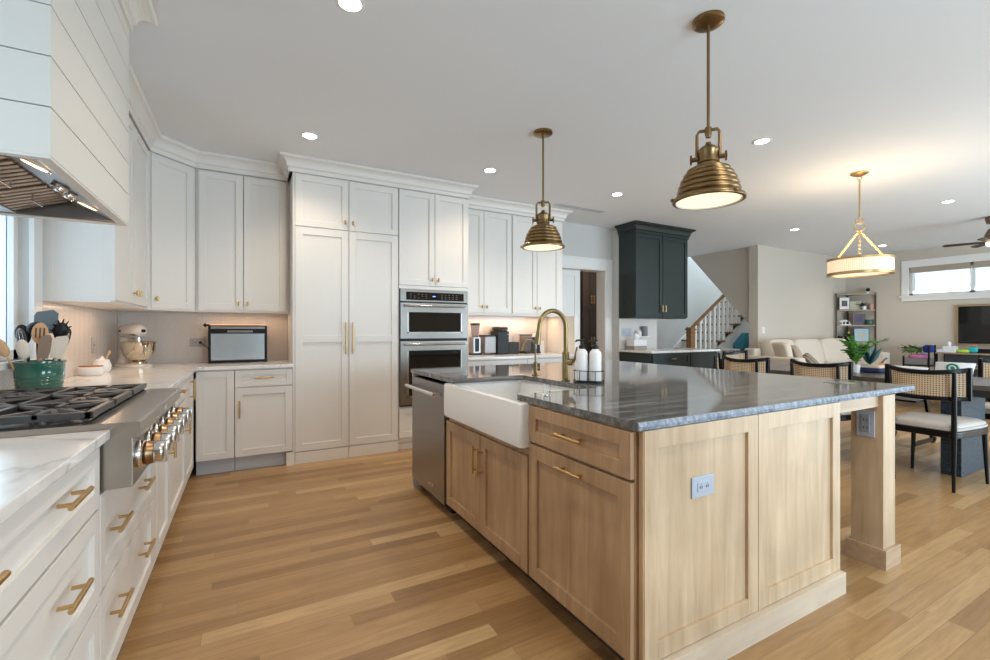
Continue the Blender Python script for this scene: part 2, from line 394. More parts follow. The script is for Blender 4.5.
# crown mouldings: profile (out, z) swept along a mitred path, outward side on the right of travel
def crown(name, path, m, z0=2.655, zc=CZ, out=.085):
    H = zc-z0; prof = [(0, z0), (.012, z0), (.012, z0+.035), (.022, z0+.042)]
    for i in range(7):
        a = i/6*PI/2; prof.append((.026+(out-.034)*(1-math.cos(a)), z0+.046+(H-.072)*math.sin(a)))
    prof += [(out-.004, zc-.022), (out, zc-.016), (out, zc-.001), (0, zc-.001)]
    P = [Vector(p) for p in path]; R = []
    for i, p in enumerate(P):
        d0 = (P[i]-P[i-1]).normalized() if i else None
        d1 = (P[i+1]-P[i]).normalized() if i < len(P)-1 else None
        n0 = Vector((d0.y, -d0.x)) if d0 else None; n1 = Vector((d1.y, -d1.x)) if d1 else None
        if n0 is None: mt = n1
        elif n1 is None: mt = n0
        else: mt = (n0+n1)/(1+n0.dot(n1))
        R.append([(p.x+mt.x*o, p.y+mt.y*o, z) for o, z in prof])
    return MB().rings(R)
struct(crown('c', [(-1.02, 3.42), (-.69, 3.42), (-.69, 4.49), (-.41, 4.77), (.33, 4.77), (.33, 4.46), (2.11, 4.46), (2.11, 4.80), (3.66, 4.80), (3.66, 5.25)], white), 'trim_2', white)

# ================================================================ KITCHEN CABINETS
def bar_pull(parent, T, a, z, L, vert, m=brass, r=.0066, so=.032, name='handle'):
    mb = MB(T)
    if vert:
        mb.cyl((a, so, z-L/2), (a, so, z+L/2), r, n=10)
        for k in (-.36, .36): mb.cyl((a, 0, z+L*k), (a, so, z+L*k), r*.8, n=8)
    else:
        mb.cyl((a-L/2, so, z), (a+L/2, so, z), r, n=10)
        for k in (-.32, .32): mb.cyl((a+L*k, 0, z), (a+L*k, so, z), r*.85, n=8)
    return mb.build(name, m, parent, smooth=True)
def t_knob(parent, T, a, z):
    MB(T).cyl((a, 0, z), (a, .025, z), .0065, n=8).cyl((a, .025, z-.020), (a, .025, z+.020), .009, n=10).build('knob', brass, parent, smooth=True)
def front(root, T, kind, a0, a1, z0, z1, m, hnd=None, rail=.06, mids=(), hm=brass, label=None):
    mb = MB(T)
    g = .002
    if kind == 'slab': mb.box(a0+g, a1-g, -.02, 0, z0+g, z1-g)
    else: shaker(mb, a0+g, a1-g, z0+g, z1-g, rail=rail, mids=mids)
    o = mb.build('drawer' if hnd and hnd[0] == 'h' and (z1-z0) < .34 else 'door', m, root, bev=.0012, label=label)
    if hnd:
        if hnd[0] == 'k': t_knob(o, T, hnd[1], hnd[2])
        else:
            for aa in (hnd[1] if isinstance(hnd[1], (list, tuple)) else [hnd[1]]):
                bar_pull(o, T, aa, hnd[2], hnd[3], hnd[0] == 'v', hm)
    return o
def cabinet(name, label, o, a, d, w, depth, z0, z1, m, toe=None, group=None, a0=0, toem=None, cat='cabinet'):
    T = frame(o, a, d)
    c = T @ Vector((a0+w/2, -depth/2, 0))
    r = thing(name, label, cat, (c.x, c.y, 0 if toe else z0), group=group)
    MB(T).box(a0+.001, a0+w-.001, -depth, -.021, z0, z1).build('body', m, r)
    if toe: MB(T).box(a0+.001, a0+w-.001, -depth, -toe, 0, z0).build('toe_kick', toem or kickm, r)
    return r, T
CT = .915           # worktop height
CB = .885
L_ = ((0, 1), (1, 0))        # left run: width along +y, faces +x
B_ = ((1, 0), (0, -1))       # back run: width along +x, faces -y
fx = -.393
# left run, near drawer stack
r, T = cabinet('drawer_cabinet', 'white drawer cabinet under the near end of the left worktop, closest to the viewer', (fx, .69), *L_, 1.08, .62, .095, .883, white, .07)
front(r, T, 's', 0, 1.08, .688, .877, white, ('h', [.305, .78], .806, .155), .055)
front(r, T, 's', 0, 1.08, .405, .682, white, ('h', [.305, .78], .565, .155), .055)
front(r, T, 's', 0, 1.08, .098, .399, white, ('h', [.30, .775], .28, .165), .055)
r, T = cabinet('drawer_cabinet', 'white two-drawer cabinet directly below the steel rangetop', (fx, 1.775), *L_, .865, .62, .095, .725, white, .07)
front(r, T, 's', 0, .865, .42, .72, white, ('h', [.165, .60], .573, .17), .055)
front(r, T, 's', 0, .865, .098, .414, white, ('h', [.165, .60], .30, .17), .055)
r, T = cabinet('base_cabinet', 'tall narrow white pull-out door just past the rangetop', (fx, 2.745), *L_, .40, .62, .095, .883, white, .07)
front(r, T, 's', 0, .40, .098, .877, white, ('v', .36, .60, .20))
r, T = cabinet('base_cabinet', 'white left-run cabinet with one drawer above a door', (fx, 3.15), *L_, .74, .62, .095, .883, white, .07)
front(r, T, 's', 0, .74, .735, .877, white, ('h', .44, .818, .15), .045)
front(r, T, 's', 0, .74, .098, .729, white, ('v', .70, .57, .17))
r, T = cabinet('base_cabinet', 'white corner cabinet at the end of the left run with folding door', (fx, 3.895), *L_, .565, .62, .095, .883, white, .07)
front(r, T, 's', 0, .54, .098, .877, white, ('v', .28, .765, .16))
MB().box(-.412, -.395, 2.642, 2.743, .095, .725).build('filler_panel', white, None, 'narrow white filler strip between rangetop drawers and pull-out door', 'panel')
# back run, left part
fy = 4.46
r, T = cabinet('base_cabinet', 'white single-door base cabinet in the inside corner of the back run', (-.383, fy), *B_, .281, .62, .125, .883, white, .065)
front(r, T, 's', .003, .281, .128, .877, white, None, .055)
r, T = cabinet('base_cabinet', 'white base cabinet under the toaster oven, drawer above door', (-.10, fy), *B_, .455, .62, .125, .883, white, .065)
front(r, T, 's', 0, .455, .728, .877, white, ('h', .225, .806, .15), .05)
front(r, T, 's', 0, .455, .128, .722, white, ('v', .036, .54, .15), .06)
# pantry / integrated fridge
r, T = cabinet('pantry_cabinet', 'tall white panelled double-door pantry left of the wall ovens', (.356, 4.455), *B_, .974, .64, 0, 2.66, white, cat='pantry cabinet')
MB(T).box(-.001, .015, -.31, -.003, 0, 2.655).build('side_panel', white, r)
MB(T).box(-.055, -.001, -.03, 0, 0, .118).build('corner_foot', white, r)
for a0, a1, hs in ((.016, .489, 'L'), (.491, .972, 'R')):
    front(r, T, 's', a0, a1, 2.172, 2.648, white, ('k', a1-.035 if hs == 'L' else a0+.035, 2.24), .06)
    front(r, T, 's', a0, a1, .113, 2.166, white, ('v', a1-.03 if hs == 'L' else a0+.03, 1.145, .30), .065, (1.14,))
    MB(T).box(a0+.0015, a1-.0015, -.02, 0, .002, .108).build('base_panel', white, r)
# oven tower
r, T = cabinet('oven_cabinet', 'white tower cabinet around the double wall oven', (1.332, 4.455), *B_, .778, .64, .085, .44, white, .05, toem=white)
MB(T).box(.001, .012, -.64, -.021, .44, 2.66).box(.766, .777, -.64, -.004, .0, 2.66).box(.012, .766, -.64, -.021, 1.645, 2.66).box(.012, .766, -.64, -.60, .44, 1.645).build('frame', white, r)
MB(T).box(.002, .776, -.02, -.002, 1.645, 1.675).build('face_rail', white, r)
front(r, T, 's', .004, .388, 1.68, 2.648, white, ('k', .355, 1.745), .06)
front(r, T, 's', .390, .776, 1.68, 2.648, white, ('k', .423, 1.745), .06)
front(r, T, 's', .004, .776, .125, .428, white, None, .06)
# right back run
r, T = cabinet('base_cabinet', 'white base cabinet below the coffee makers, left section', (2.112, 4.50), *B_, .79, .595, .10, .885, white, .065)
front(r, T, 's', 0, .79, .73, .88, white, ('h', .395, .80, .15), .05); front(r, T, 's', 0, .394, .105, .725, white, ('v', .36, .60, .15)); front(r, T, 's', .396, .79, .105, .725, white, ('v', .43, .60, .15))
r, T = cabinet('base_cabinet', 'white base cabinet beneath the round gauge, right section beside the pantry door', (2.904, 4.50), *B_, .70, .595, .10, .885, white, .065)
front(r, T, 's', 0, .70, .73, .88, white, ('h', .35, .80, .15), .05); front(r, T, 's', 0, .349, .105, .725, white, ('v', .315, .60, .15)); front(r, T, 's', .351, .70, .105, .725, white, ('v', .385, .60, .15))
p = MB(frame((3.606, 4.50, 0), *B_)); p.box(0, .054, -.595, 0, 0, 1.40)
p.build('end_panel', white, None, 'white end panel closing the coffee counter next to the pantry door', 'panel', bev=.001)
# upper cabinets
UZ0, UZ1 = 1.385, 2.66
r, T = cabinet('upper_cabinet', 'white upper cabinet on the left wall between window and corner', (-.69, 3.42), *L_, 1.07, .329, UZ0, UZ1, white, cat='upper cabinet')
front(r, T, 's', .02, .53, 1.40, 2.645, white, ('k', .49, 1.475)); front(r, T, 's', .53, 1.055, 1.40, 2.645, white, ('k', .575, 1.475))
Ts = frame((-1.019, 3.4195), (1, 0), (0, -1)); shaker(MB(Ts), 0, .328, 1.395, 2.65, .02, .055).build('side_panel', white, r, bev=.001)
c45 = math.sqrt(.5)
r = thing('upper_cabinet', 'white angled corner upper cabinet above the stand mixer', 'upper cabinet', (-.75, 4.85, UZ0))
MB().prism([(-1.018, 4.492), (-.705, 4.492), (-.412, 4.785), (-.412, 5.098), (-1.018, 5.098)], UZ0, UZ1).build('body', white, r)
T = frame((-.69, 4.492), (c45, c45), (c45, -c45)); front(r, T, 's', .012, .378, 1.40, 2.645, white, ('k', .045, 1.475))
r, T = cabinet('upper_cabinet', 'white double-door upper cabinet over the toaster oven', (-.41, 4.77), *B_, .765, .328, UZ0, UZ1, white, cat='upper cabinet')
front(r, T, 's', .022, .372, 1.40, 2.645, white, ('k', .338, 1.462)); front(r, T, 's', .374, .735, 1.40, 2.645, white, ('k', .408, 1.462))
r, T = cabinet('upper_cabinet', 'white double-door upper cabinet above the coffee makers', (2.112, 4.80), *B_, .755, .298, 1.40, UZ1, white, cat='upper cabinet')
front(r, T, 's', .002, .365, 1.43, 2.645, white, ('k', .335, 1.50)); front(r, T, 's', .367, .75, 1.43, 2.645, white, ('k', .40, 1.50))
r, T = cabinet('upper_cabinet', 'rightmost white upper cabinet, partly behind the smaller-looking brass pendant', (2.868, 4.80), *B_, .79, .298, 1.40, UZ1, white, cat='upper cabinet')
front(r, T, 's', .01, .373, 1.43, 2.645, white, ('k', .34, 1.50)); front(r, T, 's', .375, .74, 1.43, 2.645, white, ('k', .41, 1.50))
# worktops
def slab(poly, z0, z1, m, name, label, bev=.003, cat='worktop'): return MB().prism(poly, z0, z1).build(name, m, None, label, cat, bev=bev)
slab([(-1.018, .45), (-.372, .45), (-.372, 1.783), (-1.018, 1.783)], CB, CT, quartz, 'quartz_worktop', 'white veined quartz worktop on the near side of the rangetop')
slab([(-1.018, 2.745), (-.372, 2.745), (-.372, 4.435), (.354, 4.435), (.354, 5.098), (-1.018, 5.098)], CB, CT, quartz, 'quartz_worktop', 'white L-shaped quartz worktop carrying the stand mixer and crock')
slab([(2.113, 4.47), (3.604, 4.47), (3.604, 5.098), (2.113, 5.098)], .89, .92, quartz, 'quartz_worktop', 'white quartz worktop under the coffee makers beside the ovens')
# tile
w3 = struct(MB().box(-1.11, -1.06, .66, .71, wz0, wz1).box(-1.11, -1.06, 1.61, 1.66, wz0, wz1).box(-1.11, -1.06, .66, 1.66, wz0, wz0+.05).box(-1.11, -1.06, .66, 1.66, wz1-.05, wz1), 'window_3', trimw)
MB().box(-1.09, -1.085, .71, 1.61, wz0+.05, wz1-.05).build('window_glass', bpy.data.materials['window_glass'], w3)
b1 = MB().box(-1.019, -1.012, 3.40, 5.095, CT+.001, 1.384).box(-1.019, -1.012, 1.0, 3.40, CT+.001, 1.03).box(-1.019, -1.012, 1.77, 2.70, 1.03, 1.71)
b1.build('tile_backsplash', tiley, None, 'glossy chevron tile on the left wall behind rangetop and canisters', 'backsplash')
MB().box(-1.01, .354, 5.093, 5.099, CT+.001, 1.384).build('tile_backsplash', tilex, None, 'glossy chevron tile behind the mixer and toaster oven', 'backsplash')
MB().box(2.113, 3.604, 5.093, 5.099, .921, 1.40).build('tile_backsplash', tilex, None, 'glossy chevron tile behind the coffee makers', 'backsplash')

# ================================================================ DOUBLE WALL OVEN
T = frame((1.345, 4.445), *B_)
ov = thing('wall_oven', 'stainless double wall oven in the white tower cabinet', 'oven', (1.72, 4.5, .445))
MB(T).box(.004, .746, -.5, -.006, .448, 1.64).build('body', black, ov)
MB(T).box(0, .75, -.02, .004, 1.515, 1.643).build('control_panel', osteel, ov, bev=.002)
MB(T).box(.06, .70, .002, .0065, 1.53, 1.612).build('display_glass', glassb, ov, bev=.001)
MB(T).box(.345, .375, .0065, .007, 1.568, 1.576).build('clock_display', mat('blue_clock_display', (.05,.1,.4), .4, emit=(.12, .25, 1), es=3), ov)
bt = MB(T)
for i in range(5):
    for j in range(3):
        if (i+j) % 4 != 3: bt.box(.10+.042*i, .113+.042*i, .0065, .007, 1.548+.02*j, 1.551+.02*j)
        bt.box(.44+.042*i, .455+.042*i, .0065, .007, 1.548+.02*j, 1.551+.02*j)
bt.build('button_legends', simple('grey_legend', (.35, .35, .36)), ov)
for z0, z1, w0, w1, hz, nm in ((1.135, 1.50, 1.19, 1.405, 1.468, 'microwave_door'), (.462, 1.108, .54, 1.012, 1.075, 'oven_door')):
    d = MB(T)
    d.box(0, .75, -.02, .012, z0, w0).box(0, .75, -.02, .012, w1, z1).box(0, .07, -.02, .012, w0, w1).box(.68, .75, -.02, .012, w0, w1)
    d = d.build(nm, osteel, ov, bev=.001)
    MB(T).box(.068, .682, -.02, .006, w0-.002, w1+.002).build('window', glassb, d)
    MB(T).box(.07, .086, .005, .011, w0, w1).box(.664, .68, .005, .011, w0, w1).box(.07, .68, .005, .011, w0, w0+.012).build('window_frame', rsteel, d)
    MB(T).cyl((.04, .05, hz), (.71, .05, hz), .0105, n=14).box(.035, .06, .01, .055, hz-.012, hz+.012).box(.69, .715, .01, .055, hz-.012, hz+.012).build('handle', chrome, d, smooth=True)

# ================================================================ RANGE HOOD
h = thing('range_hood', 'cream shiplap range hood with stainless liner over the rangetop', 'range hood', (-.76, 2.25, 1.72))
hy0, hy1, hx = 1.76, 2.735, -.50
sh = MB(); z = 1.724; n = 0
zs = [1.724, 1.867]
while zs[-1] < 2.66: zs.append(min(zs[-1]+.147, 2.70))
for a, b in zip(zs, zs[1:]):
    sh.box(hx-.02, hx, hy0, hy1, a, b-.004).box(-1.018, hx-.02, hy0, hy0+.02, a, b-.004).box(-1.018, hx-.02, hy1-.02, hy1, a, b-.004)
sh.build('shiplap_cladding', creamp, h)
MB().box(hx-.022, hx-.008, hy0+.012, hy1-.012, 1.73, 2.70).box(-1.018, hx-.022, hy0+.006, hy0+.018, 1.73, 2.70).box(-1.018, hx-.022, hy1-.018, hy1-.006, 1.73, 2.70).box(-1.018, hx-.02, hy0+.01, hy1-.01, 2.0, 2.05).build('core', simple('shiplap_gap', (.25, .24, .22)), h)
MB().box(hx-.035, hx-.002, hy0+.002, hy1-.002, 1.716, 1.726).box(-1.018, hx-.035, hy0+.002, hy0+.03, 1.716, 1.726).box(-1.018, hx-.035, hy1-.03, hy1-.002, 1.716, 1.726).build('bottom_edge', creamp, h)
crown('c', [(-1.018, hy0), (hx, hy0), (hx, hy1), (-1.018, hy1)], creamp, 2.66, CZ-.001, .10).build('crown', creamp, h)
xa, za, xb, zb_ = -.698, 1.797, -.885, 1.735; xf, zf = hx-.035, 1.722
ln = MB()
ln.hexa([(xf, hy0+.03, zf), (xf, hy1-.03, zf), (xa, hy1-.03, za), (xa, hy0+.03, za)], [(xf, hy0+.03, zf+.008), (xf, hy1-.03, zf+.008), (xa, hy1-.03, za+.008), (xa, hy0+.03, za+.008)])
for y0 in (hy0+.03, hy1-.045): ln.box(-1.0, hx-.035, y0, y0+.015, 1.722, 1.85)
ln.box(-1.0, xb+.01, hy0+.045, hy1-.045, 1.724, 1.736).box(-1.0, xf, hy0+.03, hy1-.03, 1.85, 1.86)
ln.build('liner', hsteel, h)
wf = mat('filter_steel', (.40, .33, .27), .33, 1)
for j in range(3):          # baffle filters falling from the ridge towards the wall, ridges running front to back
    y0 = hy0+.05+j*.292; y1 = y0+.286
    fl = MB()
    def sl_(ya, yb, lift, th): fl.hexa([(xa, ya, za-lift), (xa, yb, za-lift), (xb, yb, zb_-lift), (xb, ya, zb_-lift)], [(xa, ya, za-lift+th), (xa, yb, za-lift+th), (xb, yb, zb_-lift+th), (xb, ya, zb_-lift+th)])
    sl_(y0, y1, .0, .004)
    for k in range(7): sl_(y0+.012+k*.039, y0+.012+k*.039+.024, .009, .009)
    f = fl.build('baffle_filter', wf, h, bev=.002)
    ym = (y0+y1)/2; xm = (xa+xb)/2+.03; zm = za+(zb_-za)*(xa-xm)/(xa-xb)
    MB().tube([(xm, ym-.05, zm-.008), (xm, ym-.05, zm-.034), (xm, ym+.05, zm-.034), (xm, ym+.05, zm-.008)], .003, 6).build('filter_handle', chrome, f)
xm = -.60; zm = zf+(za-zf)*(xf-xm)/(xf-xa)
sl_a = math.atan2(za-zf, xf-xa)
for y in (1.98, 2.52):
    T = Matrix.Translation((xm, y, zm-.001)) @ Matrix.Rotation(sl_a, 4, 'Y')
    MB(T).lathe([(.0, -.003), (.032, -.004), (.036, 0)], (0,0,0), 24).build('hood_light', hoodlens, h)
    MB(T).lathe([(.034, -.004), (.042, -.003), (.042, 0), (.034, 0)], (0,0,0), 24, True).build('light_trim', chrome, h, smooth=True)
    area('hood_spot', (xm, y, zm-.02), (0, 0, 0), .06, .06, .6, (1, .66, .40))
for y in (2.21, 2.305):
    T = Matrix.Translation((xm, y, zm-.001)) @ Matrix.Rotation(sl_a, 4, 'Y')
    MB(T).lathe([(.0, -.03), (.017, -.03), (.02, -.024), (.02, -.018), (.026, -.016), (.026, -.002), (.02, 0), (0, 0)], (0,0,0), 20).build('control_knob', chrome, h, smooth=True)

# ================================================================ RANGETOP
rt = thing('rangetop', 'stainless six-burner gas rangetop with brass-ringed knobs', 'rangetop', (-.65, 2.265, .73))
ry0, ry1 = 1.79, 2.735
MB().box(-.99, -.318, ry0, ry1, .728, .886).build('body', rsteel, rt, bev=.002)
tp = MB(); N = 8
prof = [(-.99, .888), (-.99, .93), (-.42, .934)]
for i in range(6): a = i/5*PI/2; prof.append((-.308+.010*math.sin(a), .924+.009*math.cos(a)))
prof += [(-.298, .884), (-.330, .882)]
tp.hexa([(x, ry0-.004, z) for x, z in prof], [(x, ry1, z) for x, z in prof])
tp.build('top_deck', rsteel, rt, smooth=True)
MB().box(-.299, -.2965, 2.24, 2.30, .895, .915).build('badge', chrome, rt)
MB().box(-.955, -.425, ry0+.035, ry1-.03, .9305, .936).build('burner_tray', simple('black_enamel', (.03, .03, .032), .25), rt)
for j in range(3):
    y0 = ry0+.045+j*.292; y1 = y0+.286; cy_ = (y0+y1)/2
    g = MB(); zt, zb = .966, .950; x0, x1 = -.95, -.428
    for y in (y0, y1-.018): g.box(x0, x1, y, y+.018, zb-.006, zt)
    for x in (x0, (x0+x1)/2-.009, x1-.018): g.box(x, x+.018, y0, y1, zb-.006, zt)
    for bx_ in (x0+(x1-x0)*.25, x0+(x1-x0)*.75):
        for k in range(4):
            a = PI/4+k*PI/2; 
            ex = bx_+math.copysign(.122, math.cos(a)); ey = cy_+math.copysign(.138, math.sin(a))
            sx_, sy_ = bx_+.035*math.cos(a), cy_+.035*math.sin(a)
            g.hexa([(sx_-.005, sy_-.005, zb+.004), (sx_+.005, sy_-.005, zb+.004), (sx_+.005, sy_+.005, zb+.004), (sx_-.005, sy_+.005, zb+.004)], [(sx_-.005, sy_-.005, zt), (sx_+.005, sy_-.005, zt), (sx_+.005, sy_+.005, zt), (sx_-.005, sy_+.005, zt)])
            g.tube([(sx_, sy_, zt-.007), (ex, ey, zt-.010)], .010, 6)
        g.box(bx_-.008, bx_+.008, y0, cy_-.04, zb+.002, zt).box(bx_-.008, bx_+.008, cy_+.04, y1, zb+.002, zt)
    for x in (x0, x1-.03):
        for y in (y0, y1-.016):
            g.hexa([(x+.008, y, .937), (x+.022, y, .937), (x+.022, y+.016, .937), (x+.008, y+.016, .937)], [(x, y, zb), (x+.03, y, zb), (x+.03, y+.016, zb), (x, y+.016, zb)])
    g.build('grate', iron, rt, bev=.0015)
    for bx_ in (x0+(x1-x0)*.25, x0+(x1-x0)*.75):
        bn = MB().lathe([(0, 0), (.058, 0), (.058, .006), (.05, .008), (.05, .016), (0, .016)], (bx_, cy_, .936), 28)
        for k in range(20): 
            a = 2*PI*k/20; bn.box(bx_+.051*math.cos(a)-.002, bx_+.051*math.cos(a)+.002, cy_+.051*math.sin(a)-.002, cy_+.051*math.sin(a)+.002, .942, .951)
        bn = bn.build('burner', chrome, rt)
        MB().lathe([(0, .016), (.052, .016), (.054, .02), (.046, .0245), (0, .025)], (bx_, cy_, .936), 28).build('burner_cap', iron, bn, smooth=True)
kTf = Matrix.Rotation(PI/2, 4, 'Y')
for j in range(6):
    y = ry0+.085+j*.152
    T = Matrix.Translation((-.318, y, .812)) @ kTf @ Matrix.Scale(1.22, 4)
    b_ = MB(T).lathe([(0, 0), (.036, 0), (.037, .004), (.034, .008), (.034, .012), (.028, .016), (.0, .016)], (0,0,0), 28).build('knob', chrome, rt, smooth=True)
    MB(T).lathe([(.0, .016), (.031, .016), (.033, .02), (.031, .026), (.029, .034), (.0, .034)], (0,0,0), 28).build('bezel_ring', mat('bronze_knob_ring', (.30, .19, .10), .3, 1), b_, smooth=True)
    MB(T).lathe([(.0, .034), (.026, .034), (.0265, .05), (.024, .056), (0, .057)], (0,0,0), 28).box(-.0285, .0285, -.008, .008, .036, .064).build('grip', chrome, b_, smooth=True, bev=.002)
# ================================================================ ISLAND
ix = 1.122
I_ = ((0, -1), (-1, 0))    # faces -x, width runs towards the viewer (-y)
def island_front(root, o_y, w, *a, **k): pass
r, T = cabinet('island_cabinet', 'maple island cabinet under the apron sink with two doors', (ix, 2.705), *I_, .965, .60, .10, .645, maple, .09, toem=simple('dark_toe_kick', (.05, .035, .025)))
front(r, T, 's', 0, .481, .10, .642, frontm, ('v', .452, .50, .15), .06); front(r, T, 's', .484, .965, .10, .642, frontm, ('v', .513, .50, .15), .06)
MB(T).box(0, .965, -.06, -.022, .645, .671).build('sink_rail', maple, r)
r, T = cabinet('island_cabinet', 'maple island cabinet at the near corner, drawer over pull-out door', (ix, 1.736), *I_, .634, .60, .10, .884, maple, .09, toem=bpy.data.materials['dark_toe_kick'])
d_ = front(r, T, 's', .006, .632, .716, .879, frontm, ('h', .325, .797, .165), .052)
front(r, T, 's', .006, .632, .10, .708, frontm, ('h', .325, .664, .165), .062)
# island core, end panels, base
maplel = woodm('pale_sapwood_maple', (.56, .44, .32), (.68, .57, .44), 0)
core = thing('island_end', 'daylit-tone maple panelled end of the island facing the viewer, two recessed panels', 'island panel', (1.8, 1.1, 0))
MB().box(1.735, 2.40, 1.10, 3.43, 0, .884).build('core', maple, core)
MB().box(1.150, 1.20, 1.078, 1.096, 0, .884).build('corner_stile', maple, core, bev=.001)
Te = frame((1.155, 1.075), (1, 0), (0, -1))
shaker(MB(Te), 0, .632, .10, .884, .022, .064, .012).build('panel', daylitm, core, bev=.0012)
shaker(MB(Te), .635, 1.275, .10, .884, .022, .066, .012).build('panel', daylitm, core, bev=.0012)
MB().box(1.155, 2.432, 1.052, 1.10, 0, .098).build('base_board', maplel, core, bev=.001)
MB().box(2.40, 2.428, 1.098, 3.43, .0, .884).build('back_panel', mapley, core, bev=.001)
MB().box(2.43, 2.85, 1.09, 1.125, .826, .884).build('apron_rail', maplex, core, bev=.001)
MB().box(2.43, 2.85, 3.38, 3.41, .826, .884).build('apron_rail', maplex, core, bev=.001)
for y, lab in ((1.07, 'square daylit-tone maple island post with plinth, nearest corner'), (3.28, 'square maple island post at the far seating corner, mostly hidden')):
    p = thing('island_post', lab, 'post', (2.92, y+.07, 0), group=None)
    MB().box(2.852, 2.985, y, y+.142, .09, .884).build('shaft', daylitm, p, bev=.0015)
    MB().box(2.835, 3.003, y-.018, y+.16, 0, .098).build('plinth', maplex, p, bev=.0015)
    if y < 2:
        o = thing('power_outlet', 'pale blue-grey outlet on the side of the island post', 'outlet', (2.851, 1.15, .72))
        MB().box(2.845, 2.8515, 1.105, 1.185, .663, .80).build('plate', bluep, o, bev=.002)
        rc = MB().box(2.842, 2.846, 1.125, 1.165, .685, .778).build('receptacle', simple('outlet_face_grey', (.30, .32, .35), .4), o, bev=.002)
        sl = MB()
        for z in (.71, .75): sl.box(2.8412, 2.8425, 1.134, 1.137, z-.006, z+.006).box(2.8412, 2.8425, 1.150, 1.153, z-.006, z+.006)
        sl.build('slots', black, rc)
o = thing('power_outlet', 'pale blue-white horizontal outlet on the island end panel', 'outlet', (1.46, 1.086, .65))
MB().box(1.40, 1.523, 1.081, 1.0875, .612, .688).build('plate', bluep, o, bev=.002)
rc = MB().box(1.428, 1.496, 1.0785, 1.082, .632, .668).build('receptacle', bluep, o, bev=.0015)
sl = MB()
for x in (1.445, 1.479): sl.box(x-.007, x-.004, 1.0775, 1.079, .644, .654).box(x+.003, x+.006, 1.0775, 1.079, .644, .654).box(x-.002, x+.001, 1.0775, 1.079, .658, .661)
sl.build('slots', black, rc)
# worktop with a cut-out for the sink: open to the front
s1 = MB()
P_ = [(1.128, 1.078), (3.235, 1.078), (3.235, 3.455), (1.128, 3.455), (1.128, 2.60), (1.62, 2.60), (1.635, 2.585), (1.635, 1.855), (1.62, 1.84), (1.128, 1.84)]
it = s1.prism(P_, .885, .915).build('island_worktop', stonem, None, 'large grey marbled granite island worktop, polished, with sink cut-out', 'worktop', bev=.0015)
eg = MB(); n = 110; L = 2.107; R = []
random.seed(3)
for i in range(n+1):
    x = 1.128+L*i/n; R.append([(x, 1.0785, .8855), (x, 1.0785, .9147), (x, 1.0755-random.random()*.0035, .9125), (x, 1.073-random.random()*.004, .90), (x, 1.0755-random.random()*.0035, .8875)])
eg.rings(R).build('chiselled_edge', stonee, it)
# dishwasher
dw = thing('dishwasher', 'smoky stainless dishwasher at the far end of the island front', 'dishwasher', (1.40, 3.07, 0))
T = frame((ix, 3.395), *I_)
MB(T).box(.004, .646, -.58, -.024, .10, .862).build('body', black, dw)
MB(T).box(0, .652, -.022, .0, .075, .862).box(0, .652, -.05, -.02, .075, .862).build('door', dsteel, dw, bev=.003)
MB(T).box(.02, .63, -.12, -.07, .0, .10).build('toe_kick', black, dw)
MB(T).box(-.012, .0, -.60, -.005, 0, .884).build('side_panel', white, dw)
hd = MB(T).cyl((.03, .055, .797), (.615, .055, .797), .013, n=16).box(.03, .055, 0, .055, .787, .807).box(.59, .612, 0, .055, .785, .809).build('handle', chrome, dw, smooth=True)
MB(T).cyl((.585, .055, .797), (.617, .055, .797), .0155, n=18).build('end_cap', chrome, hd, smooth=True)
MB(T).cyl((.616, .055, .797), (.6185, .055, .797), .0095, n=18).build('red_badge', simple('red_enamel', (.45, .01, .03), .3), hd)
MB(T).box(.6184, .6190, .052, .0535, .791, .803).box(.6184, .6190, .0535, .058, .7965, .7985).build('badge_mark', plast, hd)
MB(T).box(.36, .455, 0, .0018, .135, .150).build('nameplate', chrome, dw, bev=.0005)
def text(s, size, M, m, parent, name='lettering', ext=.0003):
    cu = bpy.data.curves.new(name, 'FONT'); cu.body = s; cu.size = size; cu.extrude = ext; cu.align_x = 'CENTER'; cu.align_y = 'CENTER'
    o = bpy.data.objects.new(name, cu); COL.objects.link(o); bpy.context.view_layer.update()
    me = bpy.data.meshes.new_from_object(o.evaluated_get(bpy.context.evaluated_depsgraph_get())); bpy.data.objects.remove(o)
    me.transform(W[parent.name].inverted() @ M); me.materials.clear(); me.materials.append(m)
    q = bpy.data.objects.new(name, me); COL.objects.link(q); q.parent = parent; return q
Mt = T @ Matrix.Translation((.4075, .0021, .1425)) @ Matrix.Rotation(PI/2, 4, 'X')
Mt = T @ Matrix(((1, 0, 0, .4075), (0, 0, 1, .0021), (0, 1, 0, .1425), (0, 0, 0, 1)))
text('KitchenAid', .014, Mt, simple('badge_black', (.06, .06, .06)), dw)
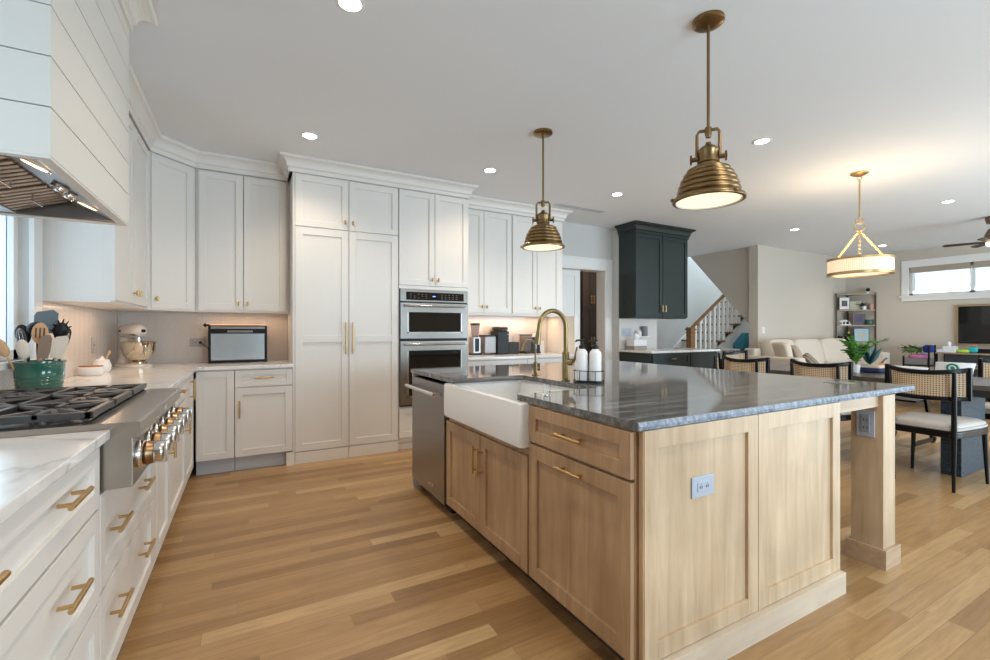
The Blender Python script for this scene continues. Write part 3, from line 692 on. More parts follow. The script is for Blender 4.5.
# apron sink
sk = MB(); bm = sk.bm
x0, x1, y0, y1, z0, z1 = 1.085, 1.70, 1.742, 2.672, .675, .8845
def rr(x0, x1, y0, y1, r, z, n=5):
    o = []
    for cx_, cy_, a0 in ((x1-r, y1-r, 0), (x0+r, y1-r, 90), (x0+r, y0+r, 180), (x1-r, y0+r, 270)):
        for i in range(n+1): a = math.radians(a0+90*i/n); o.append((cx_+r*math.cos(a), cy_+r*math.sin(a), z))
    return o
sk.rings([rr(x0+.012, x1-.012, y0+.012, y1-.012, .02, z0), rr(x0+.003, x1-.003, y0+.003, y1-.003, .022, z0+.006), rr(x0, x1, y0, y1, .022, z0+.02), rr(x0, x1, y0, y1, .022, z1-.015), rr(x0+.003, x1-.003, y0+.003, y1-.003, .022, z1-.004), rr(x0+.012, x1-.012, y0+.012, y1-.012, .018, z1),
          rr(x0+.03, x1-.045, y0+.07, y1-.045, .03, z1), rr(x0+.036, x1-.05, y0+.076, y1-.05, .035, z1-.006), rr(x0+.04, x1-.055, y0+.08, y1-.055, .04, z0+.045), rr(x0+.06, x1-.075, y0+.10, y1-.075, .04, z0+.025)])
sk.build('apron_sink', porc, None, 'white fireclay apron-front farmhouse sink set in the island', 'sink', smooth=True)
# bridge-less tall faucet
fa = thing('kitchen_faucet', 'tall gooseneck brass faucet behind the island sink', 'faucet', (1.68, 2.18, .915))
bx, by = 1.68, 2.18
MB().lathe([(0, 0), (.028, 0), (.028, .006), (.0215, .01), (.0215, .168), (.018, .175), (0, .175)], (bx, by, .915), 24).build('body', fbrass, fa, smooth=True)
arc = [(bx, by, 1.08), (bx, by, 1.235)]
R_ = .096
for i in range(1, 13): a = PI*i/13; arc.append((bx-R_+R_*math.cos(a), by, 1.235+R_*math.sin(a)*1.05))
arc += [(bx-2*R_-.003, by, 1.225), (bx-2*R_-.006, by, 1.20)]
MB().tube(arc, .0135, 14).build('spout', fbrass, fa, smooth=True)
MB().tube([(bx-2*R_-.005, by, 1.205), (bx-2*R_-.009, by, 1.18), (bx-2*R_-.015, by, 1.137)], [.0155, .0175, .021], 16).build('spray_head', fbrass, fa, smooth=True)
MB().tube([(bx, by, 1.03), (bx+.012, by-.02, 1.03), (bx+.022, by-.036, 1.03)], [.021, .021, .021], 16).tube([(bx+.022, by-.036, 1.03), (bx+.035, by-.044, 1.05), (bx+.045, by-.050, 1.12)], [.012, .009, .0055], 10).build('lever_handle', fbrass, fa, smooth=True)
ff = thing('filter_faucet', 'small brass filtered-water faucet left of the tall faucet', 'faucet', (1.715, 2.56, .915))
bx, by = 1.715, 2.56
MB().lathe([(0, 0), (.026, 0), (.026, .006), (.014, .012), (.014, .085), (.008, .09), (0, .09)], (bx, by, .915), 20).build('body', fbrass, ff, smooth=True)
arc = [(bx, by, 1.0), (bx, by, 1.105)]
for i in range(1, 10): a = PI*i/10*.95; arc.append((bx-.052+.052*math.cos(a), by, 1.105+.05*math.sin(a)))
arc.append((bx-.108, by, 1.085))
MB().tube(arc, .0065, 10).build('spout', fbrass, ff, smooth=True)
MB().cyl((bx, by, .955), (bx+.03, by-.012, .955), .010, n=12).cyl((bx+.027, by-.011, .945), (bx+.027, by-.011, .995), .004, n=8).build('lever_handle', fbrass, ff, smooth=True)
MB().lathe([(0, 0), (.019, 0), (.019, .012), (.013, .016), (.013, .036), (0, .037)], (1.81, 2.035, .9155), 20).build('air_switch', brass, None, 'short brass push button on the granite beside the soap caddy', 'button', smooth=True)
# soap caddy
cdy = thing('bottle_caddy', 'black wire caddy holding two white pump bottles by the faucet', 'caddy', (1.74, 2.042, .915))
c0 = (1.715, 2.072); c1 = (1.764, 2.012); mid = ((c0[0]+c1[0])/2, (c0[1]+c1[1])/2)
dv = Vector((c1[0]-c0[0], c1[1]-c0[1])).normalized(); nv = Vector((-dv.y, dv.x))
def oval(z, ex=.048, e2=.045, n=28):
    o = []
    for k in range(n):
        a = 2*PI*k/n; px = math.cos(a)*e2+math.copysign(.044, math.cos(a)) if abs(math.cos(a)) > .05 else 0
        q = Vector(mid)+dv*px+nv*(math.sin(a)*.042); o.append((q.x, q.y, z))
    return o
wr = MB()
for z in (.928, .985): wr.tube(oval(z), .0022, 6, closed=True)
for px, pn in ((-.083, .0), (.088, .0), (0, .042), (0, -.042), (-.045, .042), (-.045, -.042), (.045, .042), (.045, -.042)):
    q = Vector(mid)+dv*px+nv*pn; wr.cyl((q.x, q.y, .917), (q.x, q.y, .986), .002, n=6)
wr.build('wire_frame', black, cdy)
MB().rings([oval(.917), oval(.924)]).build('tray', black, cdy)
for c_, lb in ((c0, 'white soap bottle with black pump, left in the wire caddy'), (c1, 'white lotion bottle with black pump, right in the wire caddy')):
    b = thing('pump_bottle', lb, 'bottle', (c_[0], c_[1], .925))
    MB().lathe([(0, 0), (.033, 0), (.0345, .004), (.0345, .155), (.031, .170), (.018, .184), (.016, .188), (0, .188)], (c_[0], c_[1], .925), 28).build('bottle_body', plast, b, smooth=True)
    pm = MB().lathe([(0, .186), (.017, .186), (.018, .205), (.012, .209), (.006, .212), (.006, .232), (0, .232)], (c_[0], c_[1], .925), 20)
    pm.tube([(c_[0]+.012, c_[1]-.004, 1.160), (c_[0], c_[1], 1.163), (c_[0]-.034, c_[1]+.008, 1.160), (c_[0]-.040, c_[1]+.009, 1.152)], .0055, 8)
    pm.build('pump', black, b, smooth=True)
    # printed panel lines on the right flank
    tx = MB()
    for k in range(7):
        for a in range(5):
            an = math.radians(-62+a*7); rr_ = .0348
            if (k*3+a) % 4: tx.box(c_[0]+rr_*math.cos(an)-.0012, c_[0]+rr_*math.cos(an)+.0012, c_[1]+rr_*math.sin(an)-.0012, c_[1]+rr_*math.sin(an)+.0012, 1.0+k*.009, 1.003+k*.009)
    tx.build('small_print', simple('grey_print', (.45, .45, .47)), b)
# countertop pop-up outlet
po = thing('popup_outlet', 'small square metal pop-up outlet lid flush in the granite', 'outlet', (3.02, 1.33, .915))
MB().box(2.955, 3.075, 1.275, 1.395, .9152, .917).build('frame', dsteel, po, bev=.001)
MB().box(2.985, 3.045, 1.30, 1.37, .917, .9182).build('lid', chrome, po, bev=.001)
# small glass
MB().lathe([(0, 0), (.017, 0), (.019, .05), (.0178, .05), (.0158, .006), (0, .006)], (1.225, 1.735, .9155), 20).build('shot_glass', clear, None, 'small clear glass on the granite at the sink corner', 'glass', smooth=True)

# ================================================================ LIGHTS
KP = .905
def pendant(name, label, x, y, rz=0):
    TY = Matrix.Translation((x, y, 0)) @ Matrix.Rotation(rz, 4, 'Z') @ Matrix.Translation((-x, -y, 0))
    p = thing(name, label, 'pendant light', (x, y, 1.86), group='brass pendants over the island')
    MB().lathe([(0, CZ-.03), (.03, CZ-.03), (.068, CZ-.022), (.075, CZ-.016), (.075, CZ), (0, CZ)], (x, y, 0), 32).build('canopy', abrass, p, smooth=True)
    MB().cyl((x, y, 2.20), (x, y, CZ-.025), .0075, n=10).build('rod', abrass, p, smooth=True)
    # yoke, turned square to the island
    yk = MB(TY); w_ = .052
    yk.tube([(x, y-w_, 2.085), (x, y-w_, 2.215), (x, y-w_*.8, 2.232), (x, y+w_*.8, 2.232), (x, y+w_, 2.215), (x, y+w_, 2.085)], .0085, 8)
    yk.lathe([(0, 2.195), (.012, 2.195), (.016, 2.21), (.016, 2.245), (.010, 2.25), (0, 2.25)], (x, y, 0), 14)
    yk = yk.build('yoke', abrass, p, smooth=True)
    for s_ in (-1, 1):
        MB(TY).cyl((x, y+s_*.048, 2.092), (x, y+s_*.078, 2.092), .012, n=12).cyl((x, y+s_*.078, 2.092), (x, y+s_*.086, 2.092), .008, n=10).box(x-.004, x+.004, y+s_*.080-.005, y+s_*.080+.005, 2.068, 2.116).box(x-.024, x+.024, y+s_*.080-.005, y+s_*.080+.005, 2.088, 2.096).build('wing_nut', abrass, yk, smooth=True)
    MB().lathe([(0, 2.035), (.052, 2.035), (.054, 2.045), (.047, 2.05), (.047, 2.062), (.052, 2.066), (.052, 2.078), (.046, 2.082), (.046, 2.118), (.049, 2.122), (.049, 2.132), (.036, 2.146), (.016, 2.158), (.012, 2.17), (0, 2.17)], (x, y, 0), 32).build('socket_housing', abrass, p, smooth=True)
    pr0 = [(.062, 2.040), (.090, 2.030), (.096, 2.020)]
    steps = [(.112, 2.012), (.130, 1.988), (.145, 1.962), (.156, 1.934), (.163, 1.908)]
    for r_, z in steps: pr0 += [(r_-.008, z+.010), (r_-.001, z+.008), (r_+.002, z), (r_, z-.008), (r_-.005, z-.012)]
    pr0 += [(.163, 1.892), (.172, 1.886), (.186, 1.876), (.189, 1.868), (.187, 1.860), (.176, 1.858)]
    pr = [(r_*KP, z+.012) for r_, z in pr0]
    inner = [(.174, 1.862), (.160, 1.880), (.152, 1.905), (.135, 1.955), (.105, 2.0), (.06, 2.030)]
    inner = [(r_*KP, z+.012) for r_, z in inner]
    MB().lathe(pr+inner, (x, y, 0), 56, closed=True).build('dome_shade', abrass, p, smooth=True)
    MB().lathe([(r_-.003, z-.003) for r_, z in inner]+[(r_-.005, z-.003) for r_, z in inner[::-1]], (x, y, 0), 48, True).build('lining', pendin, p, smooth=True)
    MB().lathe([(.0, 1.878), (.150, 1.878), (.150, 1.882), (0, 1.882)], (x, y, 0), 48).build('diffuser', pendlens, p)
    for k in range(3):
        a = 2*PI*k/3+.35; MB().ell((x+.172*math.cos(a), y+.172*math.sin(a), 1.886), (.010, .010, .010), 10, 6).build('rim_screw', abrass, p, smooth=True)
    d = bpy.data.lights.new('pendant_bulb', 'SPOT'); d.energy = 9; d.color = (1, .80, .55); d.spot_size = math.radians(130); d.spot_blend = .6; d.shadow_soft_size = .12
    o = bpy.data.objects.new('pendant_bulb', d); COL.objects.link(o); o.location = (x, y, 1.855)
pendant('pendant_lamp', 'ribbed brass dome pendant nearer the viewer, larger in view', 2.043, 1.484, math.radians(36))
pendant('pendant_lamp', 'ribbed brass dome pendant over the sink end, smaller in view', 2.049, 2.95, math.radians(55))
WH = [(.43, 2.23, 'at the top edge of the view above the range aisle'), (.435, 3.905, 'in front of the pantry cabinets'), (2.08, 3.90, 'above the wall ovens, just left of the far pendant'), (3.73, 3.885, 'before the pantry doorway, left of the near pendant rod'), (3.74, 2.22, 'right beside the near pendant shade'),
      (7.48, 2.165, 'above the living room right of the ring chandelier'), (7.46, 3.92, 'in front of the stair wall, left of the ring chandelier'), (10.3, 3.88, 'deepest, over the sofa corner beside the chandelier ring'), (.43, .5, ''), (2.1, .5, ''), (5.4, .4, ''), (7.5, .4, ''), (10.3, .9, ''), (5.6, 4.0, None)]
for x, y, lb in WH:
    if lb:
        l = thing('recessed_light', 'round recessed ceiling light '+lb, 'recessed light', (x, y, CZ-.004), group='recessed ceiling lights')
        MB().lathe([(.052, CZ-.006), (.068, CZ-.003), (.072, CZ-.0005), (.052, CZ-.0005)], (x, y, 0), 28, True).build('trim_ring', trimw, l, smooth=True)
        MB().lathe([(0, CZ-.004), (.053, CZ-.004), (.053, CZ-.001), (0, CZ-.001)], (x, y, 0), 28).build('lens', lens, l)
    if lb is not None:
        d = bpy.data.lights.new('recessed_lamp', 'SPOT'); d.energy = 30; d.color = (1, .83, .65); d.spot_size = math.radians(135); d.spot_blend = .8; d.shadow_soft_size = .06
        o = bpy.data.objects.new('recessed_lamp', d); COL.objects.link(o); o.location = (x, y, CZ-.02)
v = thing('ceiling_vent', 'white double-slot linear ceiling vent near the white crown', 'vent', (3.75, 4.55, CZ-.004))
MB().box(3.35, 4.15, 4.50, 4.62, CZ-.005, CZ-.0005).build('frame', simple('vent_frame_grey', (.66, .66, .68)), v)
sl = MB()
for x in (3.39, 3.77): 
    for k in range(3): sl.box(x, x+.34, 4.515+.032*k, 4.529+.032*k, CZ-.0065, CZ-.0045)
sl.build('slots', simple('vent_slot_grey', (.42, .43, .45)), v)
# ring chandelier
cx_, cy_ = 5.35, 2.20
ch = thing('ring_chandelier', 'round brass and glass-rod chandelier hanging by three chains over the dining table', 'chandelier', (cx_, cy_, 1.77))
MB().lathe([(0, CZ-.035), (.035, CZ-.032), (.072, CZ-.014), (.075, CZ), (0, CZ)], (cx_, cy_, 0), 28).build('canopy', brass, ch, smooth=True)
MB().cyl((cx_, cy_, 2.34), (cx_, cy_, 2.72), .008, n=10).build('rod', brass, ch, smooth=True)
def torus(mb, c, R, r, ax, n=14): 
    ax = Vector(ax).normalized(); u = ax.orthogonal().normalized(); v_ = ax.cross(u)
    mb.tube([Vector(c)+(u*math.cos(2*PI*k/n)+v_*math.sin(2*PI*k/n))*R for k in range(n)], r, 6, closed=True)
hb = MB(); torus(hb, (cx_, cy_, 2.31), .032, .005, (1, .3, 0)); torus(hb, (cx_, cy_, 2.25), .042, .006, (1, .3, 0)); torus(hb, (cx_, cy_, 2.735), .018, .004, (1, .3, 0))
hb.build('hanging_rings', brass, ch, smooth=True)
for k in range(3):
    a = math.radians(202+120*k); p0 = Vector((cx_, cy_, 2.215)); p1 = Vector((cx_+.235*math.cos(a), cy_+.235*math.sin(a), 1.93)); n = 13; m_ = MB()
    for i in range(n):
        t_ = (i+.5)/n; c = p0.lerp(p1, t_); dr = (p1-p0).normalized(); sd = dr.cross(Vector((0,0,1))).normalized() if i % 2 else dr.cross(dr.cross(Vector((0,0,1)))).normalized()
        pts = [c+dr*math.cos(2*PI*q/10)*.018+sd*math.sin(2*PI*q/10)*.008 for q in range(10)]
        m_.tube(pts, .0036, 5, closed=True)
    m_.build('chain', brass, ch, smooth=True)
Rr = .262
for z0, z1, nm in ((1.915, 1.935, 'top_band'), (1.77, 1.795, 'bottom_band')):
    MB().lathe([(Rr-.03, z0), (Rr+.005, z0), (Rr+.005, z1), (Rr-.03, z1)], (cx_, cy_, 0), 64, True).build(nm, brass, ch, smooth=True)
rods = MB()
for k in range(96):
    a = 2*PI*k/96; rods.cyl((cx_+(Rr-.010)*math.cos(a), cy_+(Rr-.010)*math.sin(a), 1.795), (cx_+(Rr-.010)*math.cos(a), cy_+(Rr-.010)*math.sin(a), 1.915), .0095, n=6)
rods.build('glass_rods', mat('glowing_glass_rod', (.9, .8, .65), .15, emit=(1, .76, .46), es=.33), ch, smooth=True)
MB().lathe([(Rr-.05, 1.80), (Rr-.045, 1.80), (Rr-.045, 1.91), (Rr-.05, 1.91)], (cx_, cy_, 0), 48, True).build('inner_shade', mat('chandelier_lamp_glow', (1, .9, .7), .6, emit=(1, .74, .42), es=1.1), ch)
MB().lathe([(0, 1.782), (Rr-.03, 1.782), (Rr-.03, 1.786), (0, 1.786)], (cx_, cy_, 0), 48).build('bottom_diffuser', mat('chandelier_diffuser', (.9, .85, .75), .6, emit=(1, .80, .52), es=.6), ch)
d = bpy.data.lights.new('chandelier_bulb', 'POINT'); d.energy = 13; d.color = (1, .80, .55); d.shadow_soft_size = .2
o = bpy.data.objects.new('chandelier_bulb', d); COL.objects.link(o); o.location = (cx_, cy_, 2.02)
# ceiling fan
fxn, fyn = 9.0, 2.16
fn = thing('ceiling_fan', 'bronze ceiling fan with thin dark blades at the right edge', 'ceiling fan', (fxn, fyn, 2.4))
fanm = mat('bronze_fan_body', (.22, .14, .09), .4, .6)
MB().lathe([(0, CZ-.10), (.055, CZ-.10), (.07, CZ-.05), (.07, CZ), (0, CZ)], (fxn, fyn, 0), 24).cyl((fxn, fyn, 2.6), (fxn, fyn, 2.7), .016).build('mount', fanm, fn, smooth=True)
MB().lathe([(0, 2.43), (.07, 2.43), (.08, 2.46), (.08, 2.53), (.06, 2.58), (.04, 2.62), (0, 2.62)], (fxn, fyn, 0), 28).build('motor_housing', fanm, fn, smooth=True)
MB().lathe([(0, 2.375), (.045, 2.38), (.062, 2.40), (.062, 2.43), (0, 2.43)], (fxn, fyn, 0), 24).build('light_kit', mat('fan_light_glass', (1, .9, .8), .5, emit=(1, .82, .6), es=5), fn, smooth=True)
for k in range(5):
    a = math.radians(180+72*k); T = Matrix.Translation((fxn, fyn, 2.44)) @ Matrix.Diagonal((.66, .7, 1, 1)) @ Matrix.Rotation(a, 4, 'Z') @ Matrix.Rotation(math.radians(10), 4, 'X')
    MB(T).hexa([(.09, -.03, -.004), (.22, -.045, -.004), (.66, -.055, -.004), (.70, -.03, -.004), (.70, .035, -.004), (.66, .055, -.004), (.22, .045, -.004), (.09, .03, -.004)], [(.09, -.03, .004), (.22, -.045, .004), (.66, -.055, .004), (.70, -.03, .004), (.70, .035, .004), (.66, .055, .004), (.22, .045, .004), (.09, .03, .004)]).build('blade', simple('walnut_blade', (.07, .045, .035), .5), fn)
# ================================================================ ON THE PERIMETER WORKTOPS
CX, CY = -.885, 2.975
ck = thing('utensil_crock', 'green glazed stoneware crock full of utensils behind the rangetop', 'crock', (CX, CY, CT))
CK = .80
MB(Matrix.Translation((CX, CY, 0)) @ Matrix.Diagonal((CK, CK, 1, 1)) @ Matrix.Translation((-CX, -CY, 0))).lathe([(0, 0), (.100, 0), (.104, .004), (.106, .045), (.109, .048), (.106, .052), (.108, .062), (.111, .065), (.108, .069), (.110, .079), (.113, .082), (.110, .086), (.114, .145), (.119, .150), (.119, .157), (.112, .158), (.106, .150), (.100, .02), (0, .02)], (CX, CY, CT), 48).build('crock_body', crockg, ck, smooth=True)
def utensil(kind, label, dx, dy, tx, ty, L, m, m2=None, w=.035, roll=0):
    # stands on the crock floor, leans from (dx,dy) towards (tx,ty) offsets at the top
    w *= .82; dx *= .8; dy *= .8; tx *= .78; ty *= .78
    p0 = Vector((CX+dx, CY+dy, CT+.025)); p1 = Vector((CX+tx, CY+ty, CT+L)); d = (p1-p0).normalized()
    root = thing(kind, label, 'utensil', tuple(p0))
    MB().tube([p0, p0.lerp(p1, .62), p1-d*.05], [.006, .0055, .005], 8).build('shaft', m2 or m, root, smooth=True)
    view = (Vector((0, 0, 1.22))-p1).normalized(); side = d.cross(view).normalized(); side = Matrix.Rotation(roll, 3, d) @ side; nrm = side.cross(d)
    M = Matrix((side, nrm, d)).transposed()
    hm = MB()
    if kind in ('slotted_spoon', 'wooden_spoon', 'silicone_spoon', 'ladle'):
        dep = .010 if kind != 'ladle' else .032
        if kind == 'slotted_spoon':
            n = 20; O = [(w*math.cos(2*PI*k/n), .052*math.sin(2*PI*k/n)) for k in range(n)]
            hm.T = Matrix.Translation(p1) @ M.to_4x4()
            hm.hexa([(a, -.003, b) for a, b in O], [(a, .004, b) for a, b in O])
            h_ = hm.build('spoon_head', m, root, bev=.0015)
            s = MB(Matrix.Translation(p1) @ M.to_4x4())
            for q in (-.014, 0, .014): s.box(q-.0028, q+.0028, -.006, .0062, -.022, .026)
            s.build('slots', simple('slot_shadow_brown', (.10, .05, .03)), h_); return
        hm.ell(p1, (w, dep, .048 if kind != 'ladle' else w), 18, 10, M)
        if kind == 'ladle': hm.build('bowl', m, root, smooth=True); return
    elif kind in ('spatula', 'turner'):
        hm.T = Matrix.Translation(p1) @ M.to_4x4()
        O = [(-w*.75, -.055), (w*.75, -.055), (w, -.02), (w, .045), (w*.55, .062), (-w*.8, .048), (-w, .03), (-w, -.02)]
        hm.hexa([(a, -.003, b) for a, b in O], [(a, .003, b) for a, b in O])
    elif kind == 'whisk':
        for k in range(8):
            a = PI*k/8; u = side*math.cos(a)+nrm*math.sin(a); pts = []
            for i in range(13):
                t_ = PI*i/12; pts.append(p1-d*.06+d*(math.sin(t_)*.115)+u*(-math.cos(t_)*w*(.35+.65*math.sin(t_))))
            hm.tube(pts, .0013, 5)
    elif kind == 'pasta_fork':
        hm.ell(p1, (w, .010, .045), 16, 8, M)
        for k in range(7):
            q = p1+side*w*math.cos(PI*k/6)*1.0+d*.045*math.sin(PI*k/6)
            hm.tube([q, q+(q-p1)*.35+nrm*.018], [.004, .0025], 6)
    hm.build('head', m, root, smooth=True, bev=0)
utensil('wooden_spoon', 'long wooden spoon leaning out at the far left of the green crock', -.05, -.03, -.135, -.10, .225, woodsp, w=.026)
utensil('silicone_spoon', 'white-lined silicone spatula spoon leaning left in the green crock', -.03, -.05, -.045, -.095, .215, rubberw, woodsp, w=.028)
utensil('slotted_spoon', 'wooden slotted spoon in the middle of the green crock', 0, -.04, .01, -.03, .29, woodsp, w=.036)
utensil('turner', 'clear-brown narrow turner below the slotted spoon', .01, -.06, .045, -.08, .225, simple('smoked_nylon', (.28, .20, .15), .3), w=.027)
utensil('spatula', 'cream silicone spatula leaning right over the crock rim', .04, -.03, .105, -.055, .222, rubberw, woodsp, w=.032)
utensil('turner', 'slate blue silicone turner, topmost in the green crock', .0, .03, .02, .03, .345, greysil, w=.052, roll=.2)
utensil('ladle', 'black ladle behind the wooden slotted spoon', -.01, .03, -.02, .02, .31, black, w=.045)
utensil('pasta_fork', 'black toothed pasta fork on the right of the green crock', .03, .02, .09, .03, .30, black, w=.034)
utensil('whisk', 'steel balloon whisk in the left half of the green crock', -.04, .0, -.075, -.02, .26, dsteel, dsteel, w=.034)
utensil('whisk', 'small black-wired whisk at the right rim of the green crock', .05, 0, .125, -.01, .26, black, black, w=.026)
utensil('silicone_spoon', 'dark grey silicone spoon behind the left whisk', -.03, .03, -.085, .03, .285, black, w=.034)
# boat dish and sugar pot
bd = thing('serving_dish', 'white oblong ceramic dish with wooden lid on the left worktop', 'dish', (-.93, 3.93, CT))
def ovl(cx, cy, rx, ry, z, rot=0, n=28): return [(cx+rx*math.cos(2*PI*k/n)*math.cos(rot)-ry*math.sin(2*PI*k/n)*math.sin(rot), cy+rx*math.cos(2*PI*k/n)*math.sin(rot)+ry*math.sin(2*PI*k/n)*math.cos(rot), z) for k in range(n)]
dxx, dyy, DR = -.925, 3.96, -.45
MB().rings([ovl(dxx, dyy, .064, .034, CT, DR), ovl(dxx, dyy, .075, .042, CT+.01, DR), ovl(dxx, dyy, .080, .046, CT+.055, DR), ovl(dxx, dyy, .077, .043, CT+.06, DR)]).build('dish', plast, bd, smooth=True)
MB().rings([ovl(dxx, dyy, .072, .040, CT+.060, DR), ovl(dxx, dyy, .075, .042, CT+.068, DR)]).build('wooden_lid', woodd, bd, smooth=True)
px, py = -.925, 4.22
jr = thing('sugar_pot', 'white lidded ceramic pot with a small wooden spoon, beside the dish', 'pot', (px, py, CT))
MB().lathe([(0, 0), (.038, 0), (.05, .02), (.054, .05), (.045, .075), (.043, .08), (0, .08)], (px, py, CT), 28).build('pot_body', plast, jr, smooth=True)
MB().lathe([(0, .08), (.045, .08), (.043, .09), (.020, .10), (.010, .105), (.010, .115), (0, .118)], (px, py, CT), 28).build('lid', plast, jr, smooth=True)
MB().tube([(px+.02, py-.02, CT+.085), (px+.045, py-.03, CT+.14)], .005, 8).ell((px+.048, py-.031, CT+.145), (.008, .005, .014), 10, 6).build('small_spoon', woodsp, jr, smooth=True)
# stand mixer, head pointing to the right
M_ = thing('stand_mixer', 'cream stand mixer with steel bowl in the worktop corner', 'mixer', (-.845, 4.78, CT), math.radians(-52))
mx = mat('cream_mixer_enamel', (.80, .74, .68), .2, coat=.4)
LB = dict(local=True)
def loc(mb, *a, **k): return mb.build(*a, local=True, **k)
def sup(cx, rx, ry, z, n=28, e=.7): 
    o = []
    for k in range(n):
        t_ = 2*PI*k/n; o.append((cx+rx*math.copysign(abs(math.cos(t_))**e, math.cos(t_)), ry*math.copysign(abs(math.sin(t_))**e, math.sin(t_)), z))
    return o
loc(MB().rings([sup(0, .165, .095, 0), sup(0, .168, .098, .008), sup(-.005, .155, .088, .022), sup(-.02, .12, .06, .03)]), 'base', mx, M_, smooth=True)
loc(MB().rings([sup(-.10, .065, .06, .02), sup(-.105, .052, .045, .08), sup(-.10, .045, .04, .15), sup(-.085, .055, .045, .215), sup(-.06, .075, .048, .245)]), 'pedestal', mx, M_, smooth=True)
hdp = []
for xx, r_, zc in ((-.165, .012, .30), (-.16, .035, .297), (-.14, .052, .295), (-.09, .062, .295), (0, .066, .297), (.06, .063, .298), (.10, .053, .298), (.122, .036, .297), (.13, .014, .297)):
    hdp.append([(xx, r_*.95*math.cos(2*PI*k/24), zc+r_*math.sin(2*PI*k/24)) for k in range(24)])
hd_ = loc(MB().rings(hdp), 'motor_head', mx, M_, smooth=True)
loc(MB().rings([[(x, r*.99*math.cos(2*PI*k/24), .272+.9*min(r*math.sin(2*PI*k/24), .0)*.25) for k in range(24)] for x, r in ((-.15, .05), (-.14, .058), (.09, .066), (.115, .048))]), 'trim_band', chrome, hd_, smooth=True)
loc(MB().cyl((.118, 0, .30), (.150, 0, .30), .013, n=16), 'attachment_knob', black, hd_, smooth=True)
loc(MB().cyl((.07, 0, .20), (.07, 0, .245), .022, n=16), 'beater_shaft', chrome, hd_, smooth=True)
loc(MB().cyl((-.07, -.058, .30), (-.07, -.068, .30), .008, n=10), 'speed_lever', black, hd_, smooth=True)
bw = loc(MB(Matrix.Translation((.075, 0, 0)) @ Matrix.Diagonal((1.1, 1.1, 1, 1))).lathe([(0, .03), (.055, .03), (.055, .042), (.035, .048), (.06, .06), (.09, .095), (.103, .14), (.107, .205), (.112, .208), (.108, .212), (.100, .205), (.096, .14), (.06, .07), (0, .06)], (0, 0, 0), 40), 'bowl', mat('bowl_polished_steel', (.72, .64, .52), .08, 1), M_, smooth=True)
loc(MB().tube([(.174, -.01, .18), (.205, -.02, .175), (.212, -.022, .15), (.20, -.02, .115), (.168, -.01, .105)], .006, 8), 'bowl_handle', chrome, bw, smooth=True)
# flip-up toaster oven, standing on its back edge
to = thing('toaster_oven', 'stainless flip-up toaster oven stored upright against the tile', 'toaster oven', (-.08, 4.98, CT))
MB().box(-.315, .155, 4.91, 5.06, CT+.004, CT+.345).build('case', dsteel, to, bev=.006)
MB().box(-.30, .14, 4.902, 4.912, CT+.025, CT+.275).build('crumb_panel', mat('window_tinted_mirror_steel', (.70, .82, .92), .22, .95), to, bev=.003)  # pale blue of the window's reflection put into the steel colour
MB().box(-.322, -.302, 4.90, 5.05, CT, CT+.35).box(.142, .162, 4.90, 5.05, CT, CT+.35).box(-.302, .142, 4.898, 4.91, CT+.004, CT+.024).box(-.305, .145, 4.896, 4.91, CT+.276, CT+.318).build('black_frame', black, to, bev=.003)
MB().box(-.17, .04, 4.893, 4.898, CT+.284, CT+.304).build('status_strip', rsteel, to)
MB().cyl((-.31, 4.905, CT+.352), (.15, 4.905, CT+.352), .008, n=10).build('handle', mat('copper_handle', (.6, .38, .25), .3, 1), to, smooth=True)
MB().cyl((-.36, 4.905, CT+.352), (-.31, 4.905, CT+.352), .008, n=8).ell((-.345, 4.905, CT+.352), (.012, .012, .018), 10, 8).build('knob', black, to, smooth=True)
def outlet(label, c, nx, w=.115, h=.07, m=greyp, horizontal=True):
    # c on the wall, nx outward unit normal (x,y)
    a = (nx[1]*-1, nx[0]); T = frame(c, a, nx)
    o = thing('power_outlet', label, 'outlet', c)
    MB(T).box(-w/2, w/2, 0, .006, -h/2, h/2).build('plate', m, o, bev=.0015)
    r_ = MB(T).box(-w*.3, w*.3, .005, .0085, -h*.26, h*.26).build('receptacle', m, o, bev=.001)
    s = MB(T)
    for q in (-.18, .18): s.box(w*q-.006, w*q-.0035, .008, .0092, -.005, .006).box(w*q+.0035, w*q+.006, .008, .0092, -.005, .006)
    s.build('slots', black, r_)
outlet('grey outlet plate between stand mixer and toaster oven', (-.417, 5.092, 1.105), (0, -1), .125, .08)
MB().cyl((-.395, 5.083, 1.105), (-.395, 5.055, 1.103), .012, n=10).tube([(-.395, 5.06, 1.103), (-.385, 5.035, 1.10), (-.36, 5.02, 1.08), (-.335, 5.01, 1.06), (-.322, 5.0, 1.03)], .0035, 6).build('appliance_cable', black, None, 'black plug and lead running from outlet to toaster oven', 'cable', smooth=True)
outlet('small grey outlet plate on the left wall tile above the white dish', (-1.011, 4.37, 1.11), (1, 0), .075, .115)
